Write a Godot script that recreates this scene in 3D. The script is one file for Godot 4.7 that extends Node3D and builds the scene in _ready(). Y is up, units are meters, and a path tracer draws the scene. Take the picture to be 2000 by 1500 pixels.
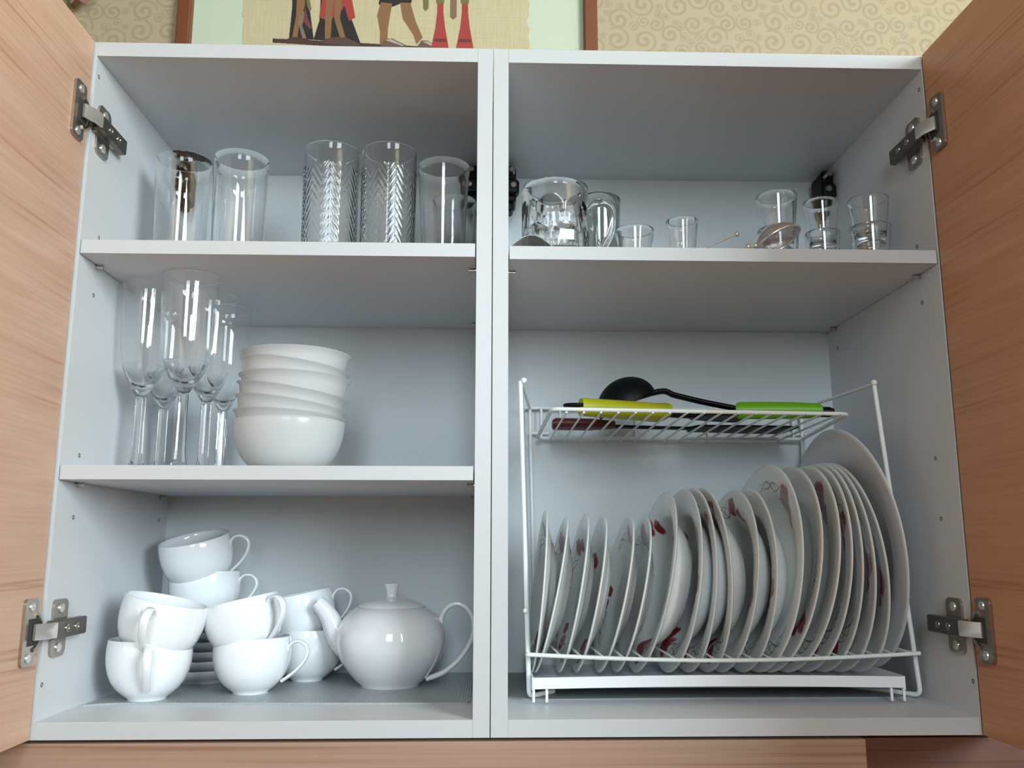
extends Node3D

# ------------------------------------------------------------------ mesh builder
class MB:
	var v := PackedVector3Array()
	var n := PackedVector3Array()
	var uv := PackedVector2Array()

	func tri(a: Vector3, b: Vector3, c: Vector3, na: Vector3, nb: Vector3, nc: Vector3, ua := Vector2.ZERO, ub := Vector2.ZERO, uc := Vector2.ZERO) -> void:
		var g := (b - a).cross(c - a)
		if g.length_squared() < 1e-20:
			return
		if g.dot(na + nb + nc) > 0.0:
			v.append(a); v.append(c); v.append(b)
			n.append(na); n.append(nc); n.append(nb)
			uv.append(ua); uv.append(uc); uv.append(ub)
		else:
			v.append(a); v.append(b); v.append(c)
			n.append(na); n.append(nb); n.append(nc)
			uv.append(ua); uv.append(ub); uv.append(uc)

	func quad(a: Vector3, b: Vector3, c: Vector3, d: Vector3, na: Vector3, nb: Vector3, nc: Vector3, nd: Vector3, ua := Vector2.ZERO, ub := Vector2.ZERO, uc := Vector2.ZERO, ud := Vector2.ZERO) -> void:
		tri(a, b, c, na, nb, nc, ua, ub, uc)
		tri(a, c, d, na, nc, nd, ua, uc, ud)

	func fquad(a: Vector3, b: Vector3, c: Vector3, d: Vector3, nn: Vector3) -> void:
		quad(a, b, c, d, nn, nn, nn, nn, fuv(a, nn), fuv(b, nn), fuv(c, nn), fuv(d, nn))

	func fuv(p: Vector3, nn: Vector3) -> Vector2:
		var q := nn.abs()
		if q.x > q.y and q.x > q.z:
			return Vector2(p.z, p.y)
		if q.y > q.z:
			return Vector2(p.x, p.z)
		return Vector2(p.x, p.y)

	func box(lo: Vector3, hi: Vector3, bev := 0.0008, xf := Transform3D()) -> void:
		var c := (lo + hi) * 0.5
		var h := (hi - lo) * 0.5
		var e: float = minf(bev, minf(h.x, minf(h.y, h.z)) * 0.9)
		var first := v.size()
		for ax in 3:
			var b := (ax + 1) % 3
			var d := (ax + 2) % 3
			for s in [-1.0, 1.0]:
				var nn := Vector3.ZERO
				nn[ax] = s
				var q: Array[Vector3] = []
				for k in [[-1, -1], [1, -1], [1, 1], [-1, 1]]:
					var p := Vector3.ZERO
					p[ax] = s * h[ax]
					p[b] = k[0] * (h[b] - e)
					p[d] = k[1] * (h[d] - e)
					q.append(c + p)
				fquad(q[0], q[1], q[2], q[3], nn)
			# edges along ax
			for s in [-1.0, 1.0]:
				for t in [-1.0, 1.0]:
					var p0 := Vector3.ZERO
					p0[b] = s * h[b]; p0[d] = t * (h[d] - e); p0[ax] = -(h[ax] - e)
					var p1 := p0
					p1[ax] = h[ax] - e
					var p2 := Vector3.ZERO
					p2[b] = s * (h[b] - e); p2[d] = t * h[d]; p2[ax] = h[ax] - e
					var p3 := p2
					p3[ax] = -(h[ax] - e)
					var nb := Vector3.ZERO
					nb[b] = s
					var nd := Vector3.ZERO
					nd[d] = t
					quad(c + p0, c + p1, c + p2, c + p3, nb, nb, nd, nd, fuv(c + p0, nb), fuv(c + p1, nb), fuv(c + p2, nb), fuv(c + p3, nb))
		for sx in [-1.0, 1.0]:
			for sy in [-1.0, 1.0]:
				for sz in [-1.0, 1.0]:
					var a := c + Vector3(sx * h.x, sy * (h.y - e), sz * (h.z - e))
					var b2 := c + Vector3(sx * (h.x - e), sy * h.y, sz * (h.z - e))
					var d2 := c + Vector3(sx * (h.x - e), sy * (h.y - e), sz * h.z)
					tri(a, b2, d2, Vector3(sx, 0, 0), Vector3(0, sy, 0), Vector3(0, 0, sz), fuv(a, Vector3(sx, 0, 0)), fuv(b2, Vector3(sx, 0, 0)), fuv(d2, Vector3(sx, 0, 0)))
		move(first, xf)

	func move(first: int, xf: Transform3D) -> void:
		if xf == Transform3D():
			return
		for i in range(first, v.size()):
			v[i] = xf * v[i]
			n[i] = (xf.basis * n[i]).normalized()

	# profile of (radius, height): outwards along the bottom, up the outside, over the rim, down the inside
	func lathe(prof: Array, seg := 48, xf := Transform3D(), sharp := 0.7, uvr := 1.0) -> void:
		var first := v.size()
		var m := prof.size() - 1
		var sn: Array[Vector2] = []
		for i in m:
			var d: Vector2 = prof[i + 1] - prof[i]
			sn.append(Vector2(d.y, -d.x).normalized())
		for i in m:
			var p0: Vector2 = prof[i]
			var p1: Vector2 = prof[i + 1]
			if (p1 - p0).length() < 1e-7:
				continue
			var n0 := sn[i]
			var n1 := sn[i]
			if i > 0 and sn[i - 1].dot(sn[i]) > sharp:
				n0 = (sn[i] + sn[i - 1]).normalized()
			if i < m - 1 and sn[i + 1].dot(sn[i]) > sharp:
				n1 = (sn[i] + sn[i + 1]).normalized()
			for k in seg:
				var a := TAU * k / seg
				var b := TAU * ((k + 1) % seg) / seg
				var ca := Vector3(cos(a), 0, sin(a))
				var cb := Vector3(cos(b), 0, sin(b))
				var y0 := Vector3(0, p0.y, 0)
				var y1 := Vector3(0, p1.y, 0)
				var A := ca * p0.x + y0
				var B := cb * p0.x + y0
				var C := cb * p1.x + y1
				var D := ca * p1.x + y1
				quad(A, B, C, D, ca * n0.x + Vector3(0, n0.y, 0), cb * n0.x + Vector3(0, n0.y, 0), cb * n1.x + Vector3(0, n1.y, 0), ca * n1.x + Vector3(0, n1.y, 0),
					pu(A, uvr), pu(B, uvr), pu(C, uvr), pu(D, uvr))
		move(first, xf)

	func pu(p: Vector3, r: float) -> Vector2:
		return Vector2(0.5 + p.x / (2.0 * r), 0.5 + p.z / (2.0 * r))

	# grid of rows of points, closed round each row; normals from neighbours, pointing as `out` says (+1 away from the axis)
	func skin(rows: Array, wrap := true, flip := false) -> void:
		var h := rows.size()
		var w: int = rows[0].size()
		var nr: Array = []
		for i in h:
			var line := PackedVector3Array()
			for j in w:
				var l: Vector3 = rows[i][(j - 1 + w) % w] if wrap or j > 0 else rows[i][j]
				var r: Vector3 = rows[i][(j + 1) % w] if wrap or j < w - 1 else rows[i][j]
				var d: Vector3 = rows[maxi(i - 1, 0)][j]
				var u: Vector3 = rows[mini(i + 1, h - 1)][j]
				var g := (r - l).cross(u - d)
				if g.length_squared() < 1e-24:
					# a pole: look one row further
					var ii := clampi(i, 1, h - 2)
					g = (rows[ii][(j + 1) % w] - rows[ii][(j - 1 + w) % w]).cross(rows[ii + 1][j] - rows[ii - 1][j])
				line.append(g.normalized() * (-1.0 if flip else 1.0))
			nr.append(line)
		for i in h - 1:
			for j in (w if wrap else w - 1):
				var k := (j + 1) % w
				quad(rows[i][j], rows[i][k], rows[i + 1][k], rows[i + 1][j], nr[i][j], nr[i][k], nr[i + 1][k], nr[i + 1][j],
					Vector2(float(j) / w, float(i) / h), Vector2(float(j + 1) / w, float(i) / h), Vector2(float(j + 1) / w, float(i + 1) / h), Vector2(float(j) / w, float(i + 1) / h))

	# a bar of elliptic section along a path; ra lies along `up`'s side direction, rb across it
	func sweep(path: Array, ra, rb, up := Vector3(0, 0, 1), seg := 10, closed := false, xf := Transform3D(), square := 1.0) -> void:
		var first := v.size()
		var m := path.size()
		var f := up
		var P: Array = []
		var N: Array = []
		var T: Array = []
		for i in m:
			var a: Vector3 = path[(i - 1 + m) % m] if closed or i > 0 else path[i]
			var b: Vector3 = path[(i + 1) % m] if closed or i < m - 1 else path[i]
			var t: Vector3 = (b - a).normalized()
			var s := f - t * f.dot(t)
			if s.length() < 1e-4:
				s = Vector3(1, 0, 0) - t * t.x if absf(t.x) < 0.9 else Vector3(0, 1, 0) - t * t.y
			s = s.normalized()
			f = s
			var q := t.cross(s)
			var r1: float = ra[i] if ra is Array else ra
			var r2: float = rb[i] if rb is Array else rb
			var pl := PackedVector3Array()
			var nl := PackedVector3Array()
			for k in seg:
				var an := TAU * k / seg
				var c := signf(cos(an)) * pow(absf(cos(an)), square)
				var d := signf(sin(an)) * pow(absf(sin(an)), square)
				pl.append(path[i] + s * (r1 * c) + q * (r2 * d))
				nl.append((s * (c / maxf(r1, 1e-5)) + q * (d / maxf(r2, 1e-5))).normalized())
			P.append(pl); N.append(nl); T.append(t)
		var last := m if closed else m - 1
		for i in last:
			var j := (i + 1) % m
			for k in seg:
				var l := (k + 1) % seg
				quad(P[i][k], P[i][l], P[j][l], P[j][k], N[i][k], N[i][l], N[j][l], N[j][k],
					Vector2(float(i) / m, float(k) / seg), Vector2(float(i) / m, float(k + 1) / seg), Vector2(float(i + 1) / m, float(k + 1) / seg), Vector2(float(i + 1) / m, float(k) / seg))
		if not closed:
			for e in [0, m - 1]:
				var nn: Vector3 = T[e] * (-1.0 if e == 0 else 1.0)
				for k in seg:
					tri(path[e], P[e][k], P[e][(k + 1) % seg], nn, nn, nn)
		move(first, xf)

	func wire(path: Array, r: float, seg := 8, closed := false) -> void:
		sweep(path, r, r, Vector3(0.31, 0.53, 0.79), seg, closed)

	func ball(c: Vector3, r: float, seg := 14, rings := 8) -> void:
		var prof: Array = []
		for i in rings + 1:
			var a := -PI / 2 + PI * i / rings
			prof.append(Vector2(maxf(r * cos(a), 0.0), r * sin(a)))
		lathe(prof, seg, Transform3D(Basis(), c), -1.0)

	# a flat outline (convex or not) given thickness along its normal
	func slab(outline: PackedVector2Array, depth: float, xf := Transform3D()) -> void:
		var first := v.size()
		var idx := Geometry2D.triangulate_polygon(outline)
		for z in [0.0, depth]:
			var nn := Vector3(0, 0, -1.0 if z == 0.0 else 1.0)
			for i in range(0, idx.size(), 3):
				var a := outline[idx[i]]
				var b := outline[idx[i + 1]]
				var c := outline[idx[i + 2]]
				tri(Vector3(a.x, a.y, z), Vector3(b.x, b.y, z), Vector3(c.x, c.y, z), nn, nn, nn, a, b, c)
		var turn := 0.0
		for i in outline.size():
			turn += outline[i].cross(outline[(i + 1) % outline.size()])
		for i in outline.size():
			var a := outline[i]
			var b := outline[(i + 1) % outline.size()]
			var d := (b - a).normalized()
			var nn := Vector3(d.y, -d.x, 0) * signf(turn)
			quad(Vector3(a.x, a.y, 0), Vector3(b.x, b.y, 0), Vector3(b.x, b.y, depth), Vector3(a.x, a.y, depth), nn, nn, nn, nn, a, b, b, a)
		move(first, xf)

	func mesh() -> ArrayMesh:
		return add_to(ArrayMesh.new())

	func add_to(m: ArrayMesh) -> ArrayMesh:
		var arr := []
		arr.resize(Mesh.ARRAY_MAX)
		arr[Mesh.ARRAY_VERTEX] = v
		arr[Mesh.ARRAY_NORMAL] = n
		arr[Mesh.ARRAY_TEX_UV] = uv
		m.add_surface_from_arrays(Mesh.PRIMITIVE_TRIANGLES, arr)
		return m

# ------------------------------------------------------------------ measures of the cupboard (metres)
const WL := 0.45
const WR := 0.4975
const H := 0.7258
const D := 0.3172
const T := 0.0167
const UP_L := 0.4991
const UP_R := 0.4968
const MID := 0.26195
const FLOOR_Y := -1.05
const CEIL_Y := 1.95

var M := {}

func smooth(pts: Array, k := 6) -> Array:
	var out: Array = []
	for i in pts.size() - 1:
		var p0 = pts[maxi(i - 1, 0)]
		var p1 = pts[i]
		var p2 = pts[i + 1]
		var p3 = pts[mini(i + 2, pts.size() - 1)]
		for j in k:
			var t := float(j) / k
			out.append(0.5 * ((2.0 * p1) + (p2 - p0) * t + (2.0 * p0 - 5.0 * p1 + 4.0 * p2 - p3) * t * t + (3.0 * p1 - p0 - 3.0 * p2 + p3) * t * t * t))
	out.append(pts[pts.size() - 1])
	return out

# a path of straight runs with rounded corners
func bent(pts: Array, r := 0.008, k := 5, closed := false) -> Array:
	var out: Array = []
	var m := pts.size()
	for i in m:
		if not closed and (i == 0 or i == m - 1):
			out.append(pts[i])
			continue
		var p: Vector3 = pts[i]
		var a: Vector3 = pts[(i - 1 + m) % m]
		var b: Vector3 = pts[(i + 1) % m]
		var ra := minf(r, p.distance_to(a) * 0.45)
		var rb := minf(r, p.distance_to(b) * 0.45)
		var s := p + (a - p).normalized() * ra
		var e := p + (b - p).normalized() * rb
		for j in k + 1:
			var t := float(j) / k
			out.append(s.lerp(p, t).lerp(p.lerp(e, t), t))
	return out

func prof(a: Array) -> Array:
	var out: Array = []
	for i in range(0, a.size(), 2):
		out.append(Vector2(a[i], a[i + 1]))
	return out

func tag(o: Node, label: String, category: String, group := "") -> Node:
	o.set_meta("label", label)
	o.set_meta("category", category)
	if group:
		o.set_meta("group", group)
	return o

var names := {}
func numbered(called: String) -> String:
	var k: int = names.get(called, 0)
	names[called] = k + 1
	return called if k == 0 else "%s_%03d" % [called, k]

func thing(called: String, label: String, category: String, at := Vector3.ZERO, group := "") -> Node3D:
	var o := Node3D.new()
	o.name = numbered(called)
	add_child(o, true)
	o.position = at
	tag(o, label, category, group)
	return o

func part(called: String, shape, mat: Material, parent: Node) -> MeshInstance3D:
	var o := MeshInstance3D.new()
	var k := 0
	var nm := called
	while parent.has_node(NodePath(nm)):
		k += 1
		nm = "%s_%03d" % [called, k]
	o.name = nm
	o.mesh = shape.mesh() if shape is MB else shape
	if mat:
		o.material_override = mat
	parent.add_child(o, true)
	return o

func solo(called: String, shape: MB, mat: Material, label: String, category: String, at := Vector3.ZERO, group := "") -> MeshInstance3D:
	var o := MeshInstance3D.new()
	o.name = numbered(called)
	o.mesh = shape.mesh()
	o.material_override = mat
	add_child(o, true)
	o.position = at
	tag(o, label, category, group)
	return o

func structure(called: String, shape: MB, mat: Material) -> MeshInstance3D:
	var o := MeshInstance3D.new()
	o.name = called
	o.mesh = shape.mesh()
	o.material_override = mat
	add_child(o, true)
	o.set_meta("kind", "structure")
	return o

func copy(src: Node3D, label: String, at: Vector3, rot := Vector3.ZERO) -> Node3D:
	var o: Node3D = src.duplicate()
	var base := String(src.name)
	var cut := base.rfind("_")
	if cut > 0 and base.substr(cut + 1).is_valid_int():
		base = base.substr(0, cut)
	o.name = numbered(base)
	add_child(o, true)
	o.position = at
	o.rotation = rot
	o.set_meta("label", label)
	return o

# ------------------------------------------------------------------ materials
func std(c: Color, rough := 0.5, metal := 0.0, spec := 0.5) -> StandardMaterial3D:
	var m := StandardMaterial3D.new()
	m.albedo_color = c
	m.roughness = rough
	m.metallic = metal
	m.metallic_specular = spec
	return m

func glass(c := Color(1, 1, 1, 0.0), rough := 0.0) -> StandardMaterial3D:
	var m := StandardMaterial3D.new()
	m.albedo_color = c
	m.roughness = rough
	m.refraction_enabled = true
	m.refraction_scale = 0.05
	m.metallic_specular = 0.5
	return m

func wood_texture(light: Color, dark: Color, sd: int) -> ImageTexture:
	var w := 1024
	var h := 1024
	var im := Image.create(w, h, false, Image.FORMAT_RGB8)
	var n1 := FastNoiseLite.new()
	n1.seed = sd
	n1.frequency = 1.0
	n1.fractal_octaves = 3
	var n2 := FastNoiseLite.new()
	n2.seed = sd + 7
	n2.frequency = 1.0
	n2.fractal_octaves = 2
	for y in h:
		for x in w:
			var u := float(x) / w
			var t := float(y) / h
			var wob := n2.get_noise_2d(u * 0.8, t * 2.0) * 0.010
			var a := n1.get_noise_2d(u * 2.2, (t + wob) * 60.0)
			var b := n1.get_noise_2d(u * 3.5 + 40.0, (t + wob) * 190.0)
			var c := n2.get_noise_2d(u * 1.1 + 9.0, (t + wob) * 9.0)
			var lines := pow(clampf(n2.get_noise_2d(u * 1.8 + 3.0, (t + wob) * 120.0 + 5.0) * 1.6, 0.0, 1.0), 2.0) * clampf(c * 2.0 + 0.35, 0.0, 1.0)
			var k := clampf(0.32 + a * 0.16 + b * 0.20 + c * 0.16 + lines * 0.62, 0.0, 1.0)
			im.set_pixel(x, y, light.lerp(dark, k))
	return ImageTexture.create_from_image(im)

func wood(tex: ImageTexture, tint := Color.WHITE) -> StandardMaterial3D:
	var m := StandardMaterial3D.new()
	m.albedo_texture = tex
	m.albedo_color = tint
	m.uv1_scale = Vector3(1.5, 1.32, 1)
	m.roughness = 0.42
	return m

func dab(im: Image, cx: float, cy: float, r: float, col: Color, k: float) -> void:
	var w := im.get_width()
	var h := im.get_height()
	for y in range(int(floor(cy - r)), int(ceil(cy + r)) + 1):
		for x in range(int(floor(cx - r)), int(ceil(cx + r)) + 1):
			var d := Vector2(x - cx, y - cy).length() / r
			if d < 1.0:
				var px := posmod(x, w)
				var py := posmod(y, h)
				var a := k * (1.0 - d * d)
				im.set_pixel(px, py, im.get_pixel(px, py).lerp(col, a))

func wallpaper_texture() -> ImageTexture:
	var s := 768
	var im := Image.create(s, s, false, Image.FORMAT_RGB8)
	im.fill(Color8(168, 152, 125))
	var rng := RandomNumberGenerator.new()
	rng.seed = 5
	var line := Color8(154, 139, 114)
	var placed: Array = []
	for tries in 4000:
		var R := rng.randf_range(0.55, 1.0) * 74.0 * (1.0 if tries < 900 else 0.5)
		var p := Vector2(rng.randf() * s, rng.randf() * s)
		var ok := true
		for q in placed:
			var d := Vector2(absf(p.x - q[0].x), absf(p.y - q[0].y))
			d.x = minf(d.x, s - d.x)
			d.y = minf(d.y, s - d.y)
			if d.length() < (R + q[1]) * 0.80:
				ok = false
				break
		if not ok:
			continue
		placed.append([p, R])
		var a0 := rng.randf() * TAU
		var dir := 1.0 if rng.randf() < 0.5 else -1.0
		var turns := 1.55
		var steps := int(R * 5.0)
		for i in steps:
			var t := float(i) / steps
			var rr := R * (0.12 + 0.86 * t)
			var a := a0 + dir * TAU * turns * t
			dab(im, p.x + rr * cos(a), p.y + rr * sin(a), lerpf(9.5, 7.0, t) * clampf(R / 50.0, 0.6, 1.0), line, 0.26)
		dab(im, p.x + R * 0.16 * cos(a0), p.y + R * 0.16 * sin(a0), R * 0.17, line, 0.6)
	return ImageTexture.create_from_image(im)

func fill_poly(im: Image, pts: Array, col: Color) -> void:
	# pts are in the picture's own units: 1.75 texture pixels each, origin at the sheet's top left
	var p := PackedVector2Array()
	for q in pts:
		p.append(Vector2((q[0] - 468.0) * 1.75, (q[1] + 140.0) * 1.75))
	var y0 := 1e9
	var y1 := -1e9
	for q in p:
		y0 = minf(y0, q.y)
		y1 = maxf(y1, q.y)
	for y in range(maxi(0, int(y0)), mini(im.get_height() - 1, int(y1)) + 1):
		var xs := []
		for i in p.size():
			var a := p[i]
			var b := p[(i + 1) % p.size()]
			if (a.y <= y) != (b.y <= y):
				xs.append(a.x + (y - a.y) / (b.y - a.y) * (b.x - a.x))
		xs.sort()
		for i in range(0, xs.size() - 1, 2):
			for x in range(maxi(0, int(xs[i])), mini(im.get_width() - 1, int(xs[i + 1])) + 1):
				im.set_pixel(x, y, col)

func papyrus_texture() -> ImageTexture:
	var im := Image.create(1001, 525, false, Image.FORMAT_RGB8)
	var nz := FastNoiseLite.new()
	nz.seed = 3
	nz.frequency = 1.0
	for y in 525:
		for x in 1001:
			var k := 0.5 + 0.5 * nz.get_noise_2d(x * 0.11, y * 0.006) * 0.8 + 0.25 * nz.get_noise_2d(x * 0.004, y * 0.12)
			im.set_pixel(x, y, Color8(226, 213, 178).lerp(Color8(206, 190, 148), clampf(k, 0, 1)))
	var skin := Color8(150, 108, 72)
	var black := Color8(38, 34, 34)
	var red := Color8(178, 66, 60)
	var olive := Color8(126, 116, 72)
	var brown := Color8(78, 54, 48)
	fill_poly(im, [[532, 77], [640, 80], [830, 88], [832, 96], [640, 90], [532, 85]], brown)
	# first robed figure
	fill_poly(im, [[566, -90], [596, -90], [600, 10], [612, 78], [564, 76], [567, 20]], black)
	fill_poly(im, [[575, -40], [588, -40], [592, 10], [583, 40], [580, 76], [570, 76], [576, 30]], skin)
	fill_poly(im, [[588, 20], [594, 30], [588, 50], [598, 76], [590, 76], [581, 45]], Color8(142, 120, 104))
	fill_poly(im, [[592, 15], [600, 40], [608, 55], [603, 57], [590, 42]], Color8(128, 62, 62))
	fill_poly(im, [[592, -10], [598, -10], [605, 18], [602, 22], [597, 14]], olive)
	fill_poly(im, [[560, 77], [575, 73], [614, 80], [612, 84], [565, 82]], brown)
	# second robed figure
	fill_poly(im, [[624, -90], [676, -90], [682, 30], [704, 84], [612, 78], [622, 40]], black)
	fill_poly(im, [[628, -20], [680, -20], [692, 33], [680, 40], [670, 10], [658, 30], [636, 40], [621, 33]], red)
	fill_poly(im, [[634, -20], [648, -20], [646, 30], [645, 76], [634, 76], [633, 30]], skin)
	fill_poly(im, [[650, -10], [664, -10], [662, 36], [674, 72], [664, 74], [652, 40]], skin)
	fill_poly(im, [[630, 78], [650, 72], [676, 73], [702, 84], [700, 88], [634, 86]], Color8(96, 70, 60))
	# striding figure
	fill_poly(im, [[742, -70], [798, -70], [804, -8], [800, 8], [780, 4], [766, 10], [750, 14], [738, 6]], black)
	fill_poly(im, [[742, 2], [764, 4], [760, 30], [757, 55], [757, 76], [742, 84], [742, 60], [735, 28]], skin)
	fill_poly(im, [[780, 2], [800, 2], [812, 40], [826, 70], [814, 84], [808, 66], [786, 34]], skin)
	fill_poly(im, [[744, 84], [752, 74], [766, 73], [794, 86], [792, 90], [744, 90]], Color8(120, 88, 78))
	fill_poly(im, [[816, 88], [824, 76], [836, 76], [858, 89], [856, 92], [816, 92]], Color8(120, 88, 78))
	fill_poly(im, [[752, 76], [764, 74], [790, 86], [786, 87]], Color8(190, 176, 160))
	fill_poly(im, [[826, 78], [836, 77], [856, 89], [852, 90]], Color8(190, 176, 160))
	# two stands and hanging buds
	for dx in [0.0, 49.0]:
		fill_poly(im, [[854 + dx, -60], [865 + dx, -60], [866 + dx, 20], [870 + dx, 50], [878 + dx, 92], [843 + dx, 92], [851 + dx, 50], [854 + dx, 20]], red)
		fill_poly(im, [[849 + dx, 72], [872 + dx, 72], [873 + dx, 78], [848 + dx, 78]], Color8(120, 50, 52))
		fill_poly(im, [[851 + dx, -8], [868 + dx, -8], [867 + dx, 2], [852 + dx, 2]], olive)
	fill_poly(im, [[824, -60], [837, -60], [836, 12], [831, 18], [826, 13]], olive)
	fill_poly(im, [[879, -60], [892, -60], [892, 28], [886, 34], [880, 29]], Color8(140, 112, 84))
	return ImageTexture.create_from_image(im)

func plate_texture() -> ImageTexture:
	var s := 640
	var im := Image.create(s, s, false, Image.FORMAT_RGB8)
	im.fill(Color8(233, 234, 232))
	var rng := RandomNumberGenerator.new()
	rng.seed = 11
	var stem := Color8(92, 100, 88)
	var red := Color8(150, 24, 40)
	var deep := Color8(100, 14, 26)
	# sprays of stems that follow the rim, with red poppies: one large, one small
	for spray in [[0.0, 0.80, 1.0], [2.5, 0.84, 0.75], [4.3, 0.80, 0.85]]:
		var a0: float = spray[0]
		var rad: float = spray[1] * s * 0.5
		var sc: float = spray[2]
		for k in 4:
			var spread := (k - 1.5) * 0.09
			for i in 160:
				var t := float(i) / 160
				var a := a0 - 0.75 * t * (1.0 - 0.12 * k)
				var r := rad * (1.0 + spread * (1.0 - t) * sin(t * 4.0 + k) - 0.05 * sin(t * 7.0 + k * 2.0))
				dab(im, s * 0.5 + r * cos(a), s * 0.5 + r * sin(a), 2.0, stem, 0.55)
			var ea := a0 - 0.75 * (1.0 - 0.12 * k)
			for i in 50:
				var q := float(i) / 50 * TAU
				dab(im, s * 0.5 + rad * cos(ea) + 13.0 * sc * cos(q), s * 0.5 + rad * sin(ea) + 9.0 * sc * sin(q), 1.6, stem, 0.4)
		for fl in [[0.05, 0.97, 40.0], [0.27, 0.86, 30.0]]:
			var c := Vector2(s * 0.5 + rad * fl[1] * cos(a0 + fl[0]), s * 0.5 + rad * fl[1] * sin(a0 + fl[0]))
			for p in 5:
				var pa := TAU * p / 5 + 0.4
				dab(im, c.x + cos(pa) * fl[2] * 0.5 * sc, c.y + sin(pa) * fl[2] * 0.5 * sc, fl[2] * 0.72 * sc, red, 1.6)
			for i in 24:
				var pa := rng.randf() * TAU
				dab(im, c.x + cos(pa) * fl[2] * 0.5 * sc * rng.randf(), c.y + sin(pa) * fl[2] * 0.5 * sc * rng.randf(), 5.0 * sc, deep, 0.5)
	return ImageTexture.create_from_image(im)

func mesh_weave_texture() -> ImageTexture:
	var s := 128
	var im := Image.create(s, s, false, Image.FORMAT_RGBA8)
	for y in s:
		for x in s:
			var on := (x % 8) < 3 or (y % 8) < 3
			im.set_pixel(x, y, Color(0.72, 0.64, 0.60, 1.0 if on else 0.0))
	return ImageTexture.create_from_image(im)

func ribbed_texture() -> ImageTexture:
	var im := Image.create(64, 64, false, Image.FORMAT_RGB8)
	for y in 64:
		for x in 64:
			var k := 0.5 + 0.5 * sin(TAU * x * 4.0 / 64.0)
			im.set_pixel(x, y, Color(k, k, k))
	return ImageTexture.create_from_image(im)

func make_materials() -> void:
	M.white = std(Color8(212, 214, 217), 0.42)
	M.edge = std(Color8(190, 190, 191), 0.4)
	M.back = std(Color8(206, 211, 213), 0.5)
	M.hole = std(Color8(60, 58, 56), 0.8)
	var wt := wood_texture(Color8(219, 184, 162), Color8(182, 136, 110), 21)
	M.wood = wood(wt)
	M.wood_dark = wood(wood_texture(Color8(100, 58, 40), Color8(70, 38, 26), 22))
	M.wood_warm_shade = wood(wt, Color8(246, 220, 194))  # same door wood; warm, dim shade of the right door painted in as tint
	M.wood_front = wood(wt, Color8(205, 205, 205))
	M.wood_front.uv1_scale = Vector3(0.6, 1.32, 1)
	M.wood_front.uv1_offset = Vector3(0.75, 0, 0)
	M.steel = std(Color8(176, 168, 158), 0.22, 0.95)
	M.steel_bright = std(Color8(226, 222, 216), 0.25, 0.75)
	M.steel_dark = std(Color8(120, 114, 108), 0.3, 0.9)
	M.pin = std(Color8(200, 198, 194), 0.25, 0.9)
	M.black = std(Color8(11, 12, 15), 0.45, 0.0, 0.3)
	M.porcelain = std(Color8(235, 236, 238), 0.07)
	M.porcelain.clearcoat_enabled = true
	M.porcelain.clearcoat = 0.6
	M.porcelain.clearcoat_roughness = 0.03
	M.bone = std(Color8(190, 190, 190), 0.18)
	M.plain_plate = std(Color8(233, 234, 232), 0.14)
	M.painted_plate = std(Color.WHITE, 0.14)
	M.painted_plate.albedo_texture = plate_texture()
	M.platter = std(Color8(226, 224, 226), 0.16)
	M.wire = std(Color8(236, 238, 234), 0.32)
	M.tray = std(Color8(240, 241, 244), 0.4)
	M.glass = glass()
	M.crystal = glass()
	M.clear = StandardMaterial3D.new()
	M.clear.transparency = BaseMaterial3D.TRANSPARENCY_ALPHA
	M.clear.albedo_color = Color(1, 1, 1, 0.02)
	M.clear.roughness = 0.0
	M.smoky = glass(Color(0.80, 0.81, 0.80, 0.0), 0.02)
	M.liner = std(Color8(160, 166, 168), 0.32)
	var rib := ribbed_texture()
	M.liner.heightmap_enabled = true
	M.liner.heightmap_texture = rib
	M.liner.heightmap_scale = 0.03
	M.liner.uv1_scale = Vector3(90, 90, 1)
	M.mat = std(Color8(150, 152, 150), 0.6)
	M.yellow = std(Color8(176, 176, 22), 0.45)
	M.green = std(Color8(108, 174, 14), 0.42)
	M.maroon = std(Color8(92, 34, 36), 0.45)
	M.weave = std(Color.WHITE, 0.4, 0.5)
	M.weave.albedo_texture = mesh_weave_texture()
	M.weave.transparency = BaseMaterial3D.TRANSPARENCY_ALPHA_SCISSOR
	M.weave.alpha_scissor_threshold = 0.5
	M.weave.uv1_scale = Vector3(5, 3, 1)
	M.wallpaper = std(Color.WHITE, 0.8)
	M.wallpaper.albedo_texture = wallpaper_texture()
	M.wallpaper.uv1_scale = Vector3(4.2, 4.2, 1)
	M.plaster = std(Color8(190, 164, 124), 0.9)
	M.floor = wood(wt, Color8(170, 150, 125))
	M.frame = std(Color8(112, 62, 36), 0.4)
	M.mount = std(Color8(184, 192, 172), 0.8)
	M.papyrus = std(Color8(216, 216, 216), 0.75)
	M.papyrus.albedo_texture = papyrus_texture()
	M.window_frame = std(Color8(235, 235, 232), 0.5)
	M.pane = StandardMaterial3D.new()
	M.pane.transparency = BaseMaterial3D.TRANSPARENCY_ALPHA
	M.pane.albedo_color = Color(1, 1, 1, 0.05)
	M.pane.roughness = 0.0
	M.petal = std(Color8(150, 96, 104), 0.7)
	M.leaf = std(Color8(84, 74, 38), 0.7)

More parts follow.
